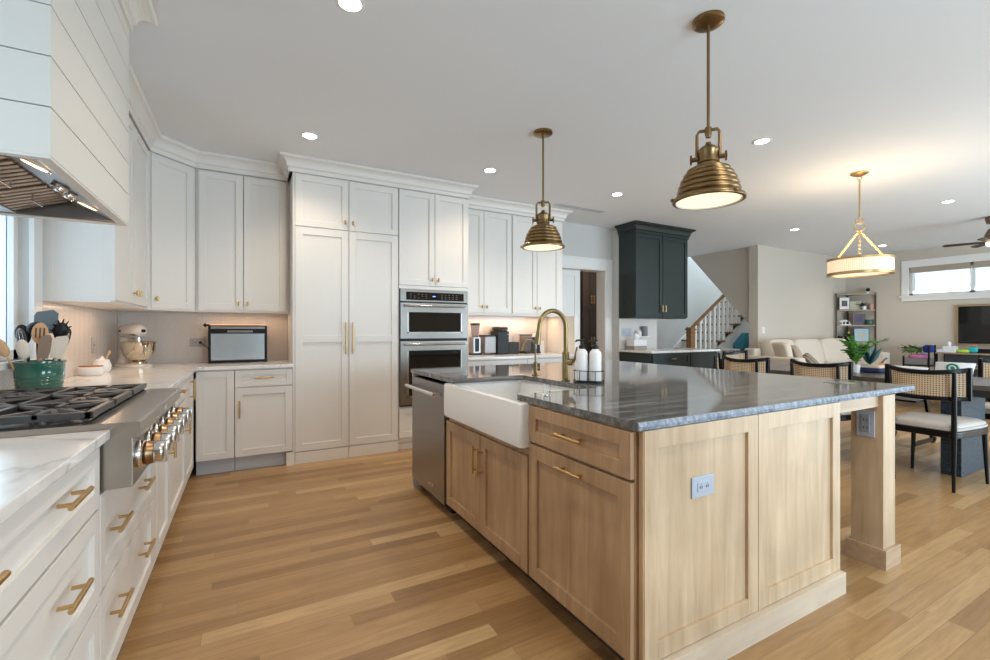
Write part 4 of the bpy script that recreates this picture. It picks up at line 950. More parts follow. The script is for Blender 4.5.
# coffee counter
S3 = .92
g1 = thing('coffee_grinder', 'black and steel coffee grinder with clear hopper next to the ovens', 'grinder', (2.43, 4.96, S3))
MB().box(2.375, 2.495, 4.89, 5.02, S3, S3+.02).build('base', black, g1, bev=.003)
MB().box(2.385, 2.485, 4.90, 5.01, S3+.02, S3+.215).build('body', dsteel, g1, bev=.004)
MB().box(2.41, 2.46, 4.893, 4.90, S3+.04, S3+.20).build('front_panel', black, g1)
MB().rings([ovl(2.435, 4.955, .042, .042, S3+.215), ovl(2.435, 4.955, .055, .055, S3+.36)]).build('hopper', smoky, g1, smooth=True)
MB().lathe([(0, .36), (.06, .36), (.06, .385), (0, .388)], (2.435, 4.955, S3), 24).build('lid', black, g1, smooth=True)
k1 = thing('pod_coffee_maker', 'black single-serve coffee maker with grey water tank', 'coffee maker', (2.78, 4.95, S3))
MB().box(2.54, 2.70, 4.90, 5.06, S3+.015, S3+.225).build('water_tank', simple('grey_smoked_tank', (.33, .30, .30), .2), k1, bev=.008)
MB().box(2.535, 2.705, 4.895, 5.065, S3+.225, S3+.24).build('tank_lid', black, k1, bev=.004)
MB().box(2.70, 2.87, 4.87, 5.06, S3, S3+.29).build('body', black, k1, bev=.012)

MB().rings([ovl(2.785, 4.96, .085, .10, S3+.29), ovl(2.785, 4.96, .098, .115, S3+.31), ovl(2.785, 4.96, .10, .118, S3+.335), ovl(2.785, 4.96, .08, .095, S3+.345)]).build('brew_head', simple('glossy_charcoal', (.05, .045, .045), .15), k1, smooth=True)
MB().box(2.84, 2.875, 4.868, 4.871, S3+.245, S3+.25).build('brand_line', simple('light_mark', (.5, .5, .5)), k1)
MB().box(2.87, 3.02, 4.88, 5.05, S3, S3+.15).build('pod_drawer', simple('matte_black', (.02, .02, .02), .6), k1, bev=.004)
MB().cyl((2.91, 4.95, S3+.15), (2.91, 4.95, S3+.215), .003, n=6).cyl((2.97, 4.95, S3+.15), (2.97, 4.95, S3+.215), .003, n=6).build('wire_post', chrome, k1)
c2 = thing('drip_coffee_maker', 'small black coffee machine with clear tank near the round gauge', 'coffee maker', (3.25, 4.95, S3))
MB().box(3.12, 3.355, 4.88, 5.04, S3, S3+.025).build('base', black, c2, bev=.004)
MB().box(3.13, 3.22, 4.90, 5.03, S3+.025, S3+.14).build('water_tank', smoky, c2, bev=.004)
MB().box(3.125, 3.225, 4.895, 5.035, S3+.14, S3+.235).build('filter_housing', smoky, c2, bev=.004)
MB().box(3.12, 3.23, 4.89, 5.04, S3+.235, S3+.245).build('tank_lid', black, c2)
MB().box(3.225, 3.36, 4.90, 5.03, S3+.025, S3+.21).build('body', black, c2, bev=.008)
MB().box(3.27, 3.30, 4.893, 4.90, S3+.06, S3+.17).build('blue_display', mat('soft_blue_display', (.03,.12,.3), .3, emit=(.1, .35, .9), es=.5), c2)
tk = thing('tissue_box', 'white tissue box pushed behind the small coffee machine', 'tissue box', (3.42, 5.02, S3))
MB().box(3.36, 3.47, 4.97, 5.08, S3, S3+.16).build('box', plast, tk, bev=.003)
MB().rings([ovl(3.415, 5.02, .02, .01, S3+.16), ovl(3.415, 5.02, .045, .03, S3+.19), ovl(3.41, 5.02, .015, .02, S3+.23)]).build('tissue', plast, tk)
gg = thing('wall_gauge', 'round white gauge hanging on the tile behind the tall faucet', 'gauge', (3.41, 5.085, 1.11))
MB().cyl((3.40, 5.092, 1.12), (3.40, 5.075, 1.12), .075, n=28).build('rim', brass, gg, smooth=True)
MB().cyl((3.40, 5.075, 1.12), (3.40, 5.072, 1.12), .068, n=28).build('dial', plast, gg)
MB().cyl((3.40, 5.072, 1.12), (3.40, 5.068, 1.12), .010, n=14).build('hub', brass, gg)

# ================================================================ GREEN BAR CABINETS
gy = 4.755
r = thing('green_upper_cabinet', 'dark green double-door upper cabinet with crown on the bar wall', 'upper cabinet', (5.49, 4.93, 1.40))
MB().box(4.932, 6.05, gy+.021, 5.099, 1.40, 2.66).build('body', green, r)
shaker(MB(frame((4.9315, 5.095), (0, -1), (-1, 0))), 0, .335, 1.405, 2.64, .015, .055).build('side_panel', green, r, bev=.001)
T = frame((4.932, gy), (1, 0), (0, -1))
front(r, T, 's', .0, .555, 1.415, 2.64, green, ('v', .526, 1.545, .10)); front(r, T, 's', .562, 1.118, 1.415, 2.64, green, ('v', .594, 1.545, .10))
crown('c', [(4.932, 5.099), (4.932, gy), (6.05, gy), (6.05, 5.099)], green, 2.64, CZ-.001, .085).build('crown', green, r)
r = thing('green_base_cabinet', 'dark green bar base cabinet under the small quartz top', 'cabinet', (5.66, 4.78, 0))
MB().box(4.94, 6.38, 4.491, 5.095, .10, .895).box(4.95, 6.37, 4.55, 5.095, 0, .10).build('body', green, r)
shaker(MB(frame((4.9395, 5.09), (0, -1), (-1, 0))), 0, .60, .11, .885, .015, .07).build('side_panel', green, r, bev=.001)
T = frame((4.94, 4.47), (1, 0), (0, -1))
front(r, T, 's', .02, .80, .70, .89, green, ('h', .42, .81, .10), .05); front(r, T, 's', .02, .80, .11, .695, green)
front(r, T, 's', .81, 1.44, .11, .89, green, ('v', 1.39, .72, .15))
MB().prism([(4.915, 4.445), (6.41, 4.445), (6.41, 5.098), (4.915, 5.098)], .897, .927).build('quartz_worktop', quartz, None, 'white quartz top of the dark green bar cabinet', 'worktop', bev=.003)
MB().box(4.935, 5.74, 5.09, 5.099, .928, 1.399).build('bar_backsplash', simple('pale_bar_slab', (.68, .64, .60), .2), None, 'pale smooth backsplash under the green upper cabinet', 'backsplash')
outlet('grey triple switch plate on the bar backsplash', (5.08, 5.088, 1.19), (0, -1), .20, .12, bluep)
outlet('white outlet plate on the bar backsplash behind the little shelf', (5.32, 5.088, 1.17), (0, -1), .09, .11, plast)
sh_ = thing('outlet_shelf', 'small white outlet shelf holding a grey speaker', 'shelf', (5.36, 5.05, 1.12))
MB().box(5.26, 5.48, 4.99, 5.087, 1.118, 1.128).box(5.26, 5.48, 5.08, 5.087, 1.128, 1.15).build('tray', plast, sh_, bev=.002)
MB().lathe([(0, 0), (.045, 0), (.045, .15), (.04, .155), (0, .155)], (5.41, 5.035, 1.128), 24).build('smart_speaker', simple('grey_speaker_fabric', (.22, .22, .23), .8), None, 'grey cylindrical speaker standing on the small white outlet shelf', 'speaker', smooth=True)
MB().lathe([(.03, 0), (.038, 0), (.038, .08), (.033, .08)], (5.29, 5.04, 1.128), 20, True).tube([(5.325, 5.04, 1.15), (5.345, 5.04, 1.16), (5.345, 5.04, 1.19), (5.325, 5.04, 1.20)], .005, 6).build('white_mug', plast, None, 'white mug on the little outlet shelf beside the speaker', 'mug', smooth=True)
tb = thing('tissue_box', 'white tissue box with a tissue on the bar worktop', 'tissue box', (5.1, 4.95, .927))
MB().box(5.01, 5.27, 4.86, 5.02, .928, .985).build('lower_band', simple('taupe_band', (.35, .28, .24)), tb)
MB().box(5.01, 5.27, 4.86, 5.02, .986, 1.075).build('box', plast, tb, bev=.003)
MB().rings([ovl(5.14, 4.94, .03, .012, 1.075), ovl(5.15, 4.94, .05, .03, 1.12), ovl(5.13, 4.94, .035, .02, 1.15), ovl(5.12, 4.94, .01, .006, 1.18)]).build('tissue', plast, tb, smooth=True)
MB().rings([ovl(5.98, 4.86, .10, .06, .928), ovl(5.98, 4.86, .09, .05, .94)]).build('jewellery_dish', simple('dull_gold_trinkets', (.35, .25, .15), .4), None, 'small dish of trinkets on the bar worktop near the newel', 'dish')
# dark cabinets in the pantry room
r, T = cabinet('tall_pantry_cabinet', 'tall espresso cabinet with brass pulls seen through the pantry doorway', (5.50, 6.62), *B_, .44, .60, .10, 2.5, darkcab, .06)
front(r, T, 's', 0, .22, 1.66, 2.49, darkcab, ('v', .19, 1.80, .16), .04); front(r, T, 's', .222, .44, 1.66, 2.49, darkcab, ('v', .25, 1.80, .16), .04)
front(r, T, 's', 0, .22, .11, 1.655, darkcab, ('v', .19, 1.0, .2), .04); front(r, T, 's', .222, .44, .11, 1.655, darkcab, ('v', .25, 1.0, .2), .04)
r, T = cabinet('upper_pantry_cabinet', 'short espresso wall cabinet left of the tall pantry cabinet', (5.0, 6.90), *B_, .495, .34, 1.45, 2.5, darkcab)
front(r, T, 's', 0, .245, 1.46, 2.49, darkcab, ('v', .21, 1.60, .16), .04); front(r, T, 's', .248, .495, 1.46, 2.49, darkcab, ('v', .29, 1.60, .16), .04)

# ================================================================ STAIRS
st = thing('staircase', 'oak and white staircase rising to the right behind the bar', 'staircase', (8.3, 6.1, 0))
k = 0
for i in range(13):
    x = 6.88+.25*i; z = .17*(i+1)
    if x > 9.9: break
    MB().box(x-.03, x+.25, 5.70, 6.545, z-.032, z).build('tread', oakst, st, bev=.004)
    MB().box(x, x+.02, 5.72, 6.54, z-.17, z-.032).build('riser', trimw, st)
MB().hexa([(6.86, 5.735, 0), (10.08, 5.735, 0), (10.08, 5.735, 2.16), (6.88, 5.735, .0)], [(6.86, 5.76, 0), (10.08, 5.76, 0), (10.08, 5.76, 2.16), (6.88, 5.76, .0)]).build('stringer', trimw, st)
MB().hexa([(6.8, 6.53, .12), (7.0, 6.53, .0), (10.0, 6.53, 2.05), (10.0, 6.53, 2.33)], [(6.8, 6.556, .12), (7.0, 6.556, .0), (10.0, 6.556, 2.05), (10.0, 6.556, 2.33)]).build('wall_skirt', trimw, st)
nx_ = 7.36
MB().box(nx_-.055, nx_+.055, 5.665, 5.775, .34, 1.22).box(nx_-.068, nx_+.068, 5.652, 5.788, .34, .62).box(nx_-.064, nx_+.064, 5.656, 5.784, 1.16, 1.18).box(nx_-.075, nx_+.075, 5.645, 5.795, 1.22, 1.25).box(nx_-.06, nx_+.06, 5.66, 5.78, 1.25, 1.275).build('newel_post', oakst, st, bev=.004)
def rz_(x): return 1.24+(x-7.36)*.68
MB().hexa([(7.40, 5.70, rz_(7.40)-.03), (7.40, 5.75, rz_(7.40)-.03), (7.40, 5.75, rz_(7.40)+.03), (7.40, 5.70, rz_(7.40)+.03)], [(9.2, 5.70, rz_(9.2)-.03), (9.2, 5.75, rz_(9.2)-.03), (9.2, 5.75, rz_(9.2)+.03), (9.2, 5.70, rz_(9.2)+.03)]).build('handrail', oakst, st, bev=.008)
for i in range(13):
    x = 7.50+.14*i
    tr_ = .17*(int((x-6.85)/.25)+1)
    MB().box(x-.022, x+.022, 5.705, 5.745, tr_-.005, rz_(x)-.02).build('baluster', trimw, st)
gt = thing('safety_gate', 'low white barred safety gate beside the wall end', 'gate', (8.05, 5.4, 0))
MB().box(8.03, 8.06, 5.14, 5.66, .84, .87).box(8.03, 8.06, 5.14, 5.66, .05, .08).box(8.03, 8.06, 5.14, 5.17, .05, .87).box(8.03, 8.06, 5.63, 5.66, .0, .87).build('gate_frame', trimw, gt)
for i in range(7): MB().cyl((8.045, 5.20+.066*i, .08), (8.045, 5.20+.066*i, .84), .008, n=8).build('gate_bar', trimw, gt)
tt = MB(); tt.rings([[(8.52+.22*math.cos(a), 5.42+.24*math.sin(a), 0) for a in [2*PI*k/12 for k in range(12)]], [(8.54+.17*math.cos(a), 5.42+.20*math.sin(a), .95) for a in [2*PI*k/12 for k in range(12)]], [(8.58+.07*math.cos(a), 5.40+.08*math.sin(a), 1.17) for a in [2*PI*k/12 for k in range(12)]]])
tt.build('play_tent', teal, None, 'teal fabric play tent under the stair beside the wall', 'tent', smooth=True)
sw = thing('light_switch', 'white switch plate on the grey wall above the sofa arm', 'switch', (8.38, 4.945, 1.22))
MB().box(8.345, 8.42, 4.941, 4.9495, 1.16, 1.28).build('plate', plast, sw, bev=.002)
MB().box(8.37, 8.395, 4.937, 4.942, 1.19, 1.25).build('rocker', trimw, sw, bev=.001)
# ================================================================ DINING AREA
tb = thing('dining_table', 'long dark wood dining table with textured black slab pedestals', 'table', (5.5, 2.15, 0))
MB().box(5.05, 5.95, 1.02, 3.25, .745, .785).build('tabletop', tablew, tb, bev=.003)
MB().box(5.06, 5.94, 1.03, 3.24, .690, .745).build('apron', simple('black_table_edge', (.02, .019, .02), .5), tb)
ped = mat('textured_blue_black_wood', (.02, .026, .034), .55)
t = NT(ped); wv = t.noise(t.coord((6, 6, 60), (.6, .6, 0)), 2.5, 4, .6, 1.2); t.color(t.ramp(wv, [(.38, (.004, .006, .009)), (.62, (.035, .055, .075))])); t.bump(wv, .6, .004)
for y in (1.42, 2.80):
    MB().box(5.18, 5.73, y, y+.13, 0, .69).build('pedestal', ped, tb, bev=.003)
def dining_chair(label, loc, rz):
    c = thing('dining_chair', label, 'chair', loc, rz, group='black cane-back dining chairs')
    for s in (-1, 1):
        loc_ = dict(local=True, smooth=True)
        MB().tube([(-.25, .178*s, 0), (-.262, .182*s, .25), (-.268, .185*s, .46), (-.285, .19*s, .72), (-.300, .195*s, .905)], [.011, .015, .018, .016, .013], 10).build('rear_leg', blackw, c, **loc_)
        MB().tube([(.25, .232*s, 0), (.245, .215*s, .45)], [.011, .019], 10).build('front_leg', blackw, c, **loc_)
    def seat(z, g=0): 
        o = []
        for x, y in ((-.275, -.16), (-.255, -.20), (-.2, -.215), (.1, -.245), (.22, -.245), (.265, -.21), (.28, -.12), (.285, 0)): o.append((x-g*math.copysign(1, x), y+g, z))
        return o+[(x, -y, z) for x, y, z in o[-2::-1]]
    MB().rings([seat(.405), seat(.455)]).build('seat_frame', blackw, c, local=True, bev=.008)
    MB().rings([seat(.455, .012), seat(.462, .004), seat(.478, .002), seat(.482, .012), seat(.484, .008), seat(.498, .012), seat(.512, .03), seat(.518, .08)]).build('seat_cushion', leather, c, local=True, smooth=True)
    n = 17; arc = []
    for i in range(n):
        q = -1+2*i/(n-1); arc.append((-.285+.095*abs(q)**2.4, .245*q))
    def dip(q): return -.028*(1-q*q)
    def band(z0f, z1f, th, off=0):
        R = []
        for i, (x, y) in enumerate(arc):
            q = -1+2*i/(n-1)
            R.append([(x-th/2+off, y, z0f(q)), (x+th/2+off, y, z0f(q)), (x+th/2+off, y, z1f(q)), (x-th/2+off, y, z1f(q))])
        return MB().rings(R)
    bf = band(lambda q: .905+dip(q), lambda q: .94+dip(q), .028).build('top_rail', blackw, c, local=True, bev=.006)
    band(lambda q: .690+.3*dip(q), lambda q: .722+.3*dip(q), .026).build('lower_rail', blackw, c, local=True, bev=.006)
    for s, (x, y) in ((-1, arc[0]), (1, arc[-1])):
        MB().hexa([(x-.014, y-.016, .69), (x+.02, y-.016, .69), (x+.02, y+.016, .69), (x-.014, y+.016, .69)], [(x-.014, y-.016, .94), (x+.02, y-.016, .94), (x+.02, y+.016, .94), (x-.014, y+.016, .94)]).build('back_stile', blackw, c, local=True, bev=.006)
    band(lambda q: .715+.3*dip(q), lambda q: .91+dip(q), .007, .002).build('cane_panel', cane, c, local=True)
    return c
ch0 = dining_chair('black cane-back dining chair nearest the island post, whole seat visible', (4.90, 1.495, 0), 0)
copy_tree(ch0, None, (4.90, 2.25, 0), 0, 'black cane-back dining chair behind the pop-up outlet, middle of the near row')
copy_tree(ch0, None, (4.90, 2.98, 0), 0, 'black cane-back dining chair at the far end of the near row')
copy_tree(ch0, None, (5.90, 3.68, 0), -PI/2, 'black cane-back dining chair at the far head of the table')
copy_tree(ch0, None, (6.20, 1.40, 0), PI-.12, 'black cane-back dining chair across the table at the right edge')
# high chair across the table
hc = thing('high_chair', 'black wooden high chair with white tray across the table', 'high chair', (6.35, 2.18, 0))
for y in (2.0, 2.34):
    MB().hexa([(6.50, y, 0), (6.56, y, 0), (6.56, y+.025, 0), (6.50, y+.025, 0)], [(6.20, y, .80), (6.26, y, .80), (6.26, y+.025, .80), (6.20, y+.025, .80)]).build('side_leg', blackw, hc)
    MB().box(6.05, 6.58, y, y+.025, .02, .06).build('foot_rail', blackw, hc)
MB().box(6.12, 6.40, 2.02, 2.34, .46, .48).build('seat', blackw, hc); MB().box(6.02, 6.30, 2.02, 2.34, .24, .26).build('footrest', blackw, hc)
MB().box(6.25, 6.28, 2.02, 2.34, .58, .72).build('backrest', blackw, hc)
MB().rings([ovl(6.12, 2.18, .14, .24, .80), ovl(6.12, 2.18, .16, .26, .83)]).build('tray', plast, hc, smooth=True)
# table things
def leaf(mb, base, d, L, wd, up=(0, 0, 1), curl=.15):
    d = Vector(d).normalized(); s_ = d.cross(Vector(up)); 
    if s_.length < 1e-3: s_ = Vector((1, 0, 0))
    s_.normalize(); n_ = s_.cross(d); b = Vector(base)
    P = []
    for t_, w_ in ((0, .1), (.25, .8), (.5, 1), (.78, .7), (1, .05)):
        c = b+d*L*t_-n_*curl*L*t_*t_
        P.append([c-s_*wd*w_/2, c+n_*.0008-n_*wd*.06, c+s_*wd*w_/2, c-n_*.0015-n_*wd*.06])
    mb.rings(P)
random.seed(11)
TZ = .785
zp = thing('potted_plant', 'bright green glossy-leaved plant in a small white pot on the table', 'plant', (5.52, 2.30, TZ))
MB().lathe([(0, 0), (.030, 0), (.037, .08), (.033, .08), (.030, .07), (0, .07)], (5.52, 2.30, TZ), 24).build('pot', plast, zp, smooth=True)
lf = MB(); stm = MB()
for (ax, ay, h_) in ((-.075, .10, .26), (-.11, .02, .22), (-.02, .03, .27), (.03, -.02, .20), (.07, -.10, .25), (.11, -.19, .265), (-.04, .08, .15), (.0, -.03, .12), (.04, .03, .15), (-.06, .02, .12)):
    p0 = Vector((5.52, 2.30, TZ+.07)); p2 = p0+Vector((ax, ay, h_)); p1 = p0+Vector((ax*.25, ay*.25, h_*.75))
    pts = [p0*(1-t_)**2+p1*2*t_*(1-t_)+p2*t_*t_ for t_ in [i/8 for i in range(9)]]
    stm.tube(pts, .003, 5)
    for i in range(2, 9):
        d = (pts[i]-pts[i-1]).normalized(); sd = d.cross(Vector((0, 0, 1))).normalized()
        for s_ in (-1, 1): leaf(lf, pts[i], sd*s_+d*.7+Vector((0, 0, random.uniform(-.2, .5))), .056+random.random()*.016, .058, curl=.2)
lf.build('foliage', leafm, zp); stm.build('stems', leafm, zp)
wb = thing('woven_basket', 'low cream woven basket resting on the folded navy cloth', 'basket', (5.64, 2.21, TZ+.05))
MB().cushion((5.64, 2.21, TZ+.052), (.075, .095, .028), .3).build('basket', mat('cream_rope_weave', (.62, .52, .42), .8), wb, smooth=True)
MB().cushion((5.64, 2.21, TZ+.030), (.08, .10, .028), .35).build('folded_cloth', navy, None, 'folded navy cloth on the dining table right of the white pot', 'cloth', smooth=True).location.z -= 0
for o in (wb,): pass
al = thing('succulent', 'dark blue-green pointed succulent standing on the cream basket', 'plant', (5.64, 2.23, TZ+.085))
lf = MB()
for k in range(9):
    a = 2*PI*k/9+.3; e = .5+.5*(k % 2)
    leaf(lf, (5.64, 2.23, TZ+.078), (math.cos(a)*.55*e, math.sin(a)*.55*e, 1), .17+.03*(k % 3), .045, up=(math.cos(a+1.57), math.sin(a+1.57), .1), curl=-.1)
lf.build('leaves', mat('blue_green_leaf', (.035, .10, .09), .4), al)
pk = thing('pumpkin', 'small orange pumpkin with grey stem on the dining table', 'pumpkin', (5.86, 2.215, TZ))
R = []
for i in range(11):
    a = -PI/2+PI*i/10; R.append([(5.86+max(math.cos(a), .02)*.05*(1+.06*math.cos(8*t_))*math.cos(t_), 2.215+max(math.cos(a), .02)*.05*(1+.06*math.cos(8*t_))*math.sin(t_), TZ+.045+.045*math.sin(a)) for t_ in [2*PI*k/40 for k in range(40)]])
MB().rings(R).build('pumpkin_body', orange, pk, smooth=True)
MB().tube([(5.86, 2.215, TZ+.08), (5.87, 2.20, TZ+.115), (5.89, 2.18, TZ+.145)], [.011, .008, .010], 8).build('stem', simple('grey_green_stem', (.16, .14, .10)), pk, smooth=True)
# ================================================================ LIVING ROOM
sf = thing('sofa', 'long cream three-seat sofa against the grey living room wall', 'sofa', (9.2, 4.45, 0))
MB().box(7.75, 10.85, 3.98, 4.90, .10, .40).build('base', linen, sf, bev=.02)
MB().box(7.75, 10.85, 4.72, 4.925, .38, .90).build('back_frame', linen, sf, bev=.03)
MB().box(7.66, 7.88, 3.96, 4.92, .10, .775).build('arm', linen, sf, bev=.03); MB().box(10.60, 10.85, 3.96, 4.92, .10, .80).build('arm', linen, sf, bev=.03)
Rt = Matrix.Rotation(math.radians(-14), 3, 'X')
for i, (a, b) in enumerate(((7.90, 8.66), (8.66, 9.55), (9.55, 10.58))):
    MB().cushion(((a+b)/2, 4.30, .47), ((b-a)/2-.005, .38, .09), .3).build('seat_cushion', linen, sf, smooth=True)
    MB().cushion(((a+b)/2, 4.60, .80), ((b-a)/2-.006, .13, .25), .33, M=Rt).build('back_cushion', linen, sf, smooth=True)
for x in (7.8, 10.7):
    for y in (4.02, 4.82): MB().box(x-.03, x+.03, y-.03, y+.03, 0, .10).build('foot', blackw, sf)
def pillow(label, c, r, m, rz, tilt):
    M = Matrix.Rotation(rz, 3, 'Z') @ Matrix.Rotation(tilt, 3, 'X')
    MB().cushion(c, r, .45, M=M).build('throw_pillow', m, None, label, 'pillow', smooth=True)
pillow('plain beige throw pillow in the left sofa corner against the arm', (7.99, 4.42, .80), (.22, .07, .22), linen, math.radians(70), -.2)
pillow('taupe throw pillow leaning beside the beige corner pillow', (8.17, 4.28, .76), (.21, .06, .21), mat('taupe_pillow_fabric', (.42, .33, .26), .9), math.radians(48), -.35)
pillow('dark green throw pillow behind the taupe pillow on the sofa', (8.30, 4.40, .77), (.22, .055, .22), mat('dark_green_velvet', (.06, .085, .04), .8), math.radians(40), -.45)
stp = mat('striped_brown_pillow', (.25, .2, .15), .9); t = NT(stp); sx = t.sep(t.coord((1, 1, 1), (0, .6, .3)))
t.color(t.mix(t.math('GREATER_THAN', t.math('FRACT', t.math('MULTIPLY', sx[0], 24)), .5), (.16, .13, .10), (.34, .28, .21)))
pillow('striped brown and grey throw pillow, lowest on the sofa', (8.42, 4.12, .66), (.22, .06, .20), stp, math.radians(25), -.7)
# corner shelf
cs_ = thing('corner_shelf', 'tall dark-framed corner shelf unit with wooden shelves in the room corner', 'shelf', (11.25, 4.75, 0))
metal = simple('bronze_shelf_frame', (.10, .07, .05), .5)
tri = [(10.90, 4.915), (10.90, 4.86), (11.36, 4.41), (11.415, 4.41), (11.415, 4.915)]
SZ = (.20, .60, .975, 1.33, 1.65, 1.985)
for z in SZ:
    MB().prism(tri, z-.022, z).build('shelf_board', shelfw, cs_)
for x, y in ((10.905, 4.90), (11.41, 4.415), (11.41, 4.91)):
    MB().box(x-.012, x+.012, y-.012, y+.012, 0, 2.0).build('post', metal, cs_)
MB().prism([(10.91, 4.86), (10.92, 4.87), (11.37, 4.42), (11.36, 4.41)], .60, .95).build('wood_front', shelfw, cs_)
def onshelf(t_, back=.05): 
    return Vector((10.90+.50*t_+back*.7, 4.86-.45*t_+back*.7))
dgn = Vector((.50, -.45)).normalized(); dn = Vector((-dgn.y, dgn.x))*-1
def picture(label, t_, z, w_, h_, fm, im, mt=None, back=.05):
    c = onshelf(t_, back); T = frame((c.x, c.y, z), tuple(dgn), (-.669, -.743))
    o = thing('picture_frame', label, 'picture frame', (c.x, c.y, z))
    MB(T).box(-w_/2, w_/2, -.012, 0, 0.001, h_).build('frame', fm, o)
    q = MB(T).box(-w_/2+.012, w_/2-.012, 0, .002, .012, h_-.012).build('mount', mt or im, o)
    if mt: MB(T).box(-w_*.26, w_*.26, .002, .003, h_*.28, h_*.72).build('photo', im, q)
bk = simple('black_frame', (.02, .02, .02)); 
picture('black picture frame with white mount on the top shelf', .20, 1.65, .20, .27, bk, simple('dark_photo', (.09, .07, .07)), simple('white_mount', (.7, .7, .68)))
picture('wide green landscape print propped on the top shelf', .50, 1.65, .25, .18, simple('green_print', (.30, .34, .22)), simple('pale_print', (.45, .42, .30)), None, .06)
picture('wooden picture frame with purple photo on the middle shelf', .60, 1.33, .23, .24, simple('brown_frame', (.22, .15, .11)), simple('purple_photo', (.08, .06, .13)), simple('dark_mount', (.10, .09, .11)))
picture('black-framed pale blue map print on the lowest visible shelf', .66, .975, .28, .29, bk, simple('cream_map_patch', (.50, .50, .42)), simple('pale_blue_print', (.42, .55, .62)))
def pot(label, t_, z, r, h_, m, cat='vase', nm='vase'):
    c = onshelf(t_, .02); MB().lathe([(0, 0), (r*.8, 0), (r, h_*.5), (r*.85, h_), (0, h_)], (c.x, c.y, z+.001), 20).build(nm, m, None, label, cat, smooth=True)
pot('copper-pink candle jar at the right of the top shelf', .90, 1.65, .045, .13, simple('copper_jar', (.45, .28, .20), .4))
pot('dark green round vase at the right of the middle shelf', .85, 1.33, .075, .11, simple('green_vase', (.03, .10, .07), .3))
c = onshelf(.70, -.0); pp = thing('potted_plant', 'tiny dark green plant in a white pot on the top shelf', 'plant', (c.x, c.y, 1.65))
MB().lathe([(0, 0), (.035, 0), (.042, .07), (0, .07)], (c.x, c.y, 1.651), 18).build('pot', plast, pp, smooth=True)
lf = MB()
for k in range(26):
    a = random.random()*2*PI; leaf(lf, (c.x-.03, c.y+.02, 1.72), (math.cos(a), math.sin(a), random.uniform(.1, 1.2)), .08+random.random()*.05, .03)
lf.build('foliage', leafd, pp)
c = onshelf(.22, .03); om = thing('toy_animals', 'small white and black figurine on the middle shelf', 'figurine', (c.x, c.y, 1.33))
T = frame((c.x, c.y, 1.331), tuple(dgn), (-.669, -.743))
MB(T).box(-.10, .10, -.02, .02, 0, .015).cyl((-.06, 0, .015), (-.06, 0, .07), .01).cyl((.0, 0, .015), (.0, 0, .07), .01).cyl((.07, 0, .015), (.07, 0, .06), .01).ell((-.01, 0, .085), (.09, .03, .022)).ell((-.09, 0, .07), (.03, .02, .018)).build('figurine_body', plast, om, smooth=True)
MB(T).box(.02, .06, -.035, .03, .075, .108).build('black_patch', black, om)
c = onshelf(.28, .03); fv = thing('flower_vase', 'dark vase with small yellow flowers on the lowest visible shelf', 'vase', (c.x, c.y, .975))
MB().lathe([(0, 0), (.06, 0), (.075, .06), (.04, .12), (0, .12)], (c.x, c.y, .976), 18).build('vase_body', black, fv, smooth=True)
lf = MB()
for k in range(18):
    a = random.random()*2*PI; leaf(lf, (c.x, c.y, 1.09), (math.cos(a), math.sin(a), random.uniform(.3, 1.5)), .12, .03)
lf.build('foliage', leafd, fv); MB().ell((c.x-.03, c.y-.03, 1.17), (.018, .018, .03)).build('yellow_flower', simple('yellow_petal', (.7, .5, .08)), fv)
c = onshelf(.06, .02); MB().cushion((c.x, c.y, 1.04), (.04, .04, .065), .5).build('storage_jar', black, None, 'squat black jar at the left end of the lowest visible shelf', 'jar', smooth=True)
cm = thing('security_camera', 'small white camera with black face on top of the corner shelf', 'camera', (11.33, 4.52, 1.985))
MB().lathe([(0, 0), (.035, 0), (.03, .02), (.012, .03), (0, .03)], (11.33, 4.52, 1.986), 18).ell((11.33, 4.52, 2.055), (.045, .045, .045)).build('camera_body', plast, cm, smooth=True)
MB().ell((11.30, 4.50, 2.062), (.038, .038, .038)).build('lens_face', black, cm, smooth=True)
# television, console and its things
tv = thing('television', 'wood-framed black television on the far wall under the high window', 'television', (11.40, 2.57, .95))
MB().box(11.375, 11.428, 1.93, 3.195, .945, 1.685).build('wood_frame', simple('oak_tv_frame', (.34, .24, .13), .5), tv, bev=.003)
MB().box(11.370, 11.376, 1.965, 3.16, .98, 1.65).build('screen', glassb, tv)
cn = thing('media_console', 'long low media console with wood shelves and black frame below the television', 'console', (11.2, 2.5, 0))
for z in (.82, .57, .25): MB().box(11.0, 11.40, 1.5, 3.36, z-.025, z).build('shelf_board', shelfw, cn)
for y in (1.52, 2.2, 2.8, 3.345):
    MB().box(11.01, 11.03, y-.012, y+.012, 0, .82).box(11.37, 11.39, y-.012, y+.012, 0, .82).build('post', black, cn)
MB().box(11.36, 11.365, 1.53, 3.34, .26, .80).build('back_panel', simple('grey_mesh_panel', (.10, .10, .10), .6), cn)
MB().box(11.12, 11.25, 1.75, 2.96, .822, .895).build('soundbar', black, None, 'black soundbar on the media console below the television', 'soundbar', bev=.01)
tb2 = thing('tissue_box', 'white tissue box with tissue on the media console', 'tissue box', (11.1, 3.2, .82))
MB().box(11.02, 11.16, 3.10, 3.27, .821, .93).build('box', plast, tb2, bev=.004); MB().rings([ovl(11.09, 3.2, .03, .02, .93), ovl(11.09, 3.2, .04, .03, .98), ovl(11.09, 3.2, .01, .01, 1.02)]).build('tissue', plast, tb2, smooth=True)
MB().box(11.02, 11.2, 3.275, 3.355, .821, .87).build('wipes_pack', plast, None, 'flat white pack lying on the left end of the media console', 'pack', bev=.01)
MB().cushion((11.1, 3.02, .85), (.06, .08, .03), .6).build('toy_car_mat', simple('lime_plastic', (.45, .65, .05), .4), None, 'lime green toy on the media console next to the tissue box', 'toy', smooth=True)
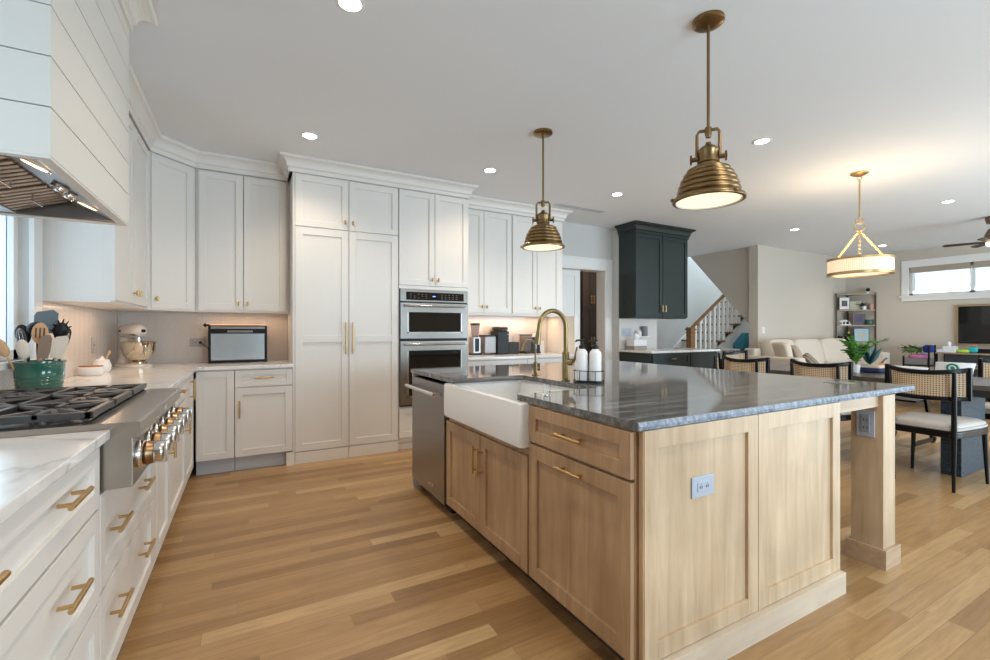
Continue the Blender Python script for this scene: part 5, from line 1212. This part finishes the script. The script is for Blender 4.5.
MB().cushion((11.13, 2.90, .88), (.04, .06, .055), .6).build('toy_block', simple('turquoise_plastic', (.02, .42, .45), .4), None, 'turquoise toy block on the media console left of the soundbar', 'toy', smooth=True)
MB().cushion((11.13, 2.90, .948), (.04, .05, .012), .6).build('toy_ring', simple('coral_plastic', (.75, .18, .10), .4), None, 'coral toy ring stacked on the turquoise toy', 'toy', smooth=True)
for i, (cl_, lb) in enumerate((((.10, .20, .40), 'blue'), ((.55, .55, .52), 'pale grey'), ((.25, .08, .08), 'dark red'))):
    MB().box(11.05, 11.28, 2.82, 3.0, .572+i*.025, .594+i*.025).build('magazine', simple('magazine_'+lb.replace(' ', '_'), cl_), None, lb+' magazine in the stack on the console middle shelf', 'magazine')
ctb = thing('coffee_table', 'low dark coffee table in front of the media console', 'coffee table', (9.6, 2.9, 0))
MB().box(9.1, 10.1, 2.4, 3.7, .40, .44).build('tabletop', tablew, ctb, bev=.003)
for x in (9.15, 10.05):
    for y in (2.45, 3.65): MB().box(x-.02, x+.02, y-.02, y+.02, 0, .40).build('leg', blackw, ctb)
bg_ = thing('shopping_bag', 'white paper bag with a round green emblem on the coffee table', 'bag', (9.6, 2.72, .44))
MB().rings([ovl(9.6, 2.72, .09, .20, .441), ovl(9.6, 2.72, .08, .22, .60), ovl(9.6, 2.70, .03, .23, .72)]).build('bag_body', plast, bg_, smooth=True)
Mb = Matrix.Translation((9.545, 2.70, .665)) @ Matrix.Rotation(math.radians(100), 4, 'Y')
e_ = MB(Matrix.Translation((9.53, 2.71, .64)) @ Matrix.Rotation(PI/2-.28, 4, 'Y')).cyl((0, 0, -.012), (0, 0, -.009), .075, n=24).build('green_emblem', simple('emblem_green', (.01, .22, .12), .5), bg_)
MB(Matrix.Translation((9.53, 2.71, .64)) @ Matrix.Rotation(PI/2-.28, 4, 'Y')).lathe([(.028, -.014), (.045, -.014), (.045, -.012), (.028, -.012)], (0,0,0), 24, True).build('emblem_ring', plast, e_)
# toy rack
rk = thing('toy_rack', 'black metal rack of toy crates left of the media console', 'rack', (10.9, 3.55, 0))
for y in (3.38, 3.74):
    for x in (10.78, 11.05): MB().box(x-.012, x+.012, y-.012, y+.012, 0, .95 if y < 3.5 else .74).build('post', black, rk)
MB().box(10.77, 11.06, 3.38, 3.74, .56, .575).box(10.77, 11.06, 3.38, 3.74, .25, .265).build('shelf', black, rk)
def crate(lb, z, m):
    MB().box(10.77, 11.05, 3.40, 3.72, z, z+.012).box(10.77, 10.782, 3.40, 3.72, z, z+.13).box(11.038, 11.05, 3.40, 3.72, z, z+.13).box(10.782, 11.038, 3.40, 3.412, z, z+.13).box(10.782, 11.038, 3.708, 3.72, z, z+.13).build('toy_crate', m, None, lb, 'crate')
crate('grey slatted toy crate on the middle of the black rack', .577, simple('grey_crate', (.20, .18, .17)))
crate('dark lower toy crate at the bottom of the black rack', .267, simple('brown_crate', (.12, .10, .09)))
MB().cushion((10.91, 3.56, .73), (.12, .14, .05), .6).build('folded_blanket', simple('pink_purple_fabric', (.55, .16, .33), .9), None, 'crumpled pink blanket heaped in the grey crate', 'blanket', smooth=True)
MB().cushion((10.91, 3.47, .795), (.09, .06, .012), .6).build('baby_cloth', simple('lilac_fabric', (.45, .42, .62), .9), None, 'lilac cloth on top of the pink blanket', 'cloth', smooth=True)
gp = thing('plush_toy', 'green leafy plush toy on top of the toy crate', 'toy', (10.9, 3.62, .80))
lf = MB()
for k in range(70):
    a = random.random()*2*PI; leaf(lf, (10.9+random.uniform(-.06, .06), 3.64+random.uniform(-.12, .12), .84+random.random()*.06), (math.cos(a), math.sin(a), random.uniform(-.5, .7)), .13, .05)
lf.ell((10.9, 3.64, .86), (.09, .11, .05)); lf.build('plush_body', simple('moss_green_plush', (.13, .20, .06), .9), gp)
MB().cushion((10.9, 3.42, .88), (.07, .075, .07), .6).build('plush_ball', simple('royal_blue_plush', (.01, .03, .22), .9), None, 'royal blue plush ball beside the green plush on the rack', 'toy', smooth=True)
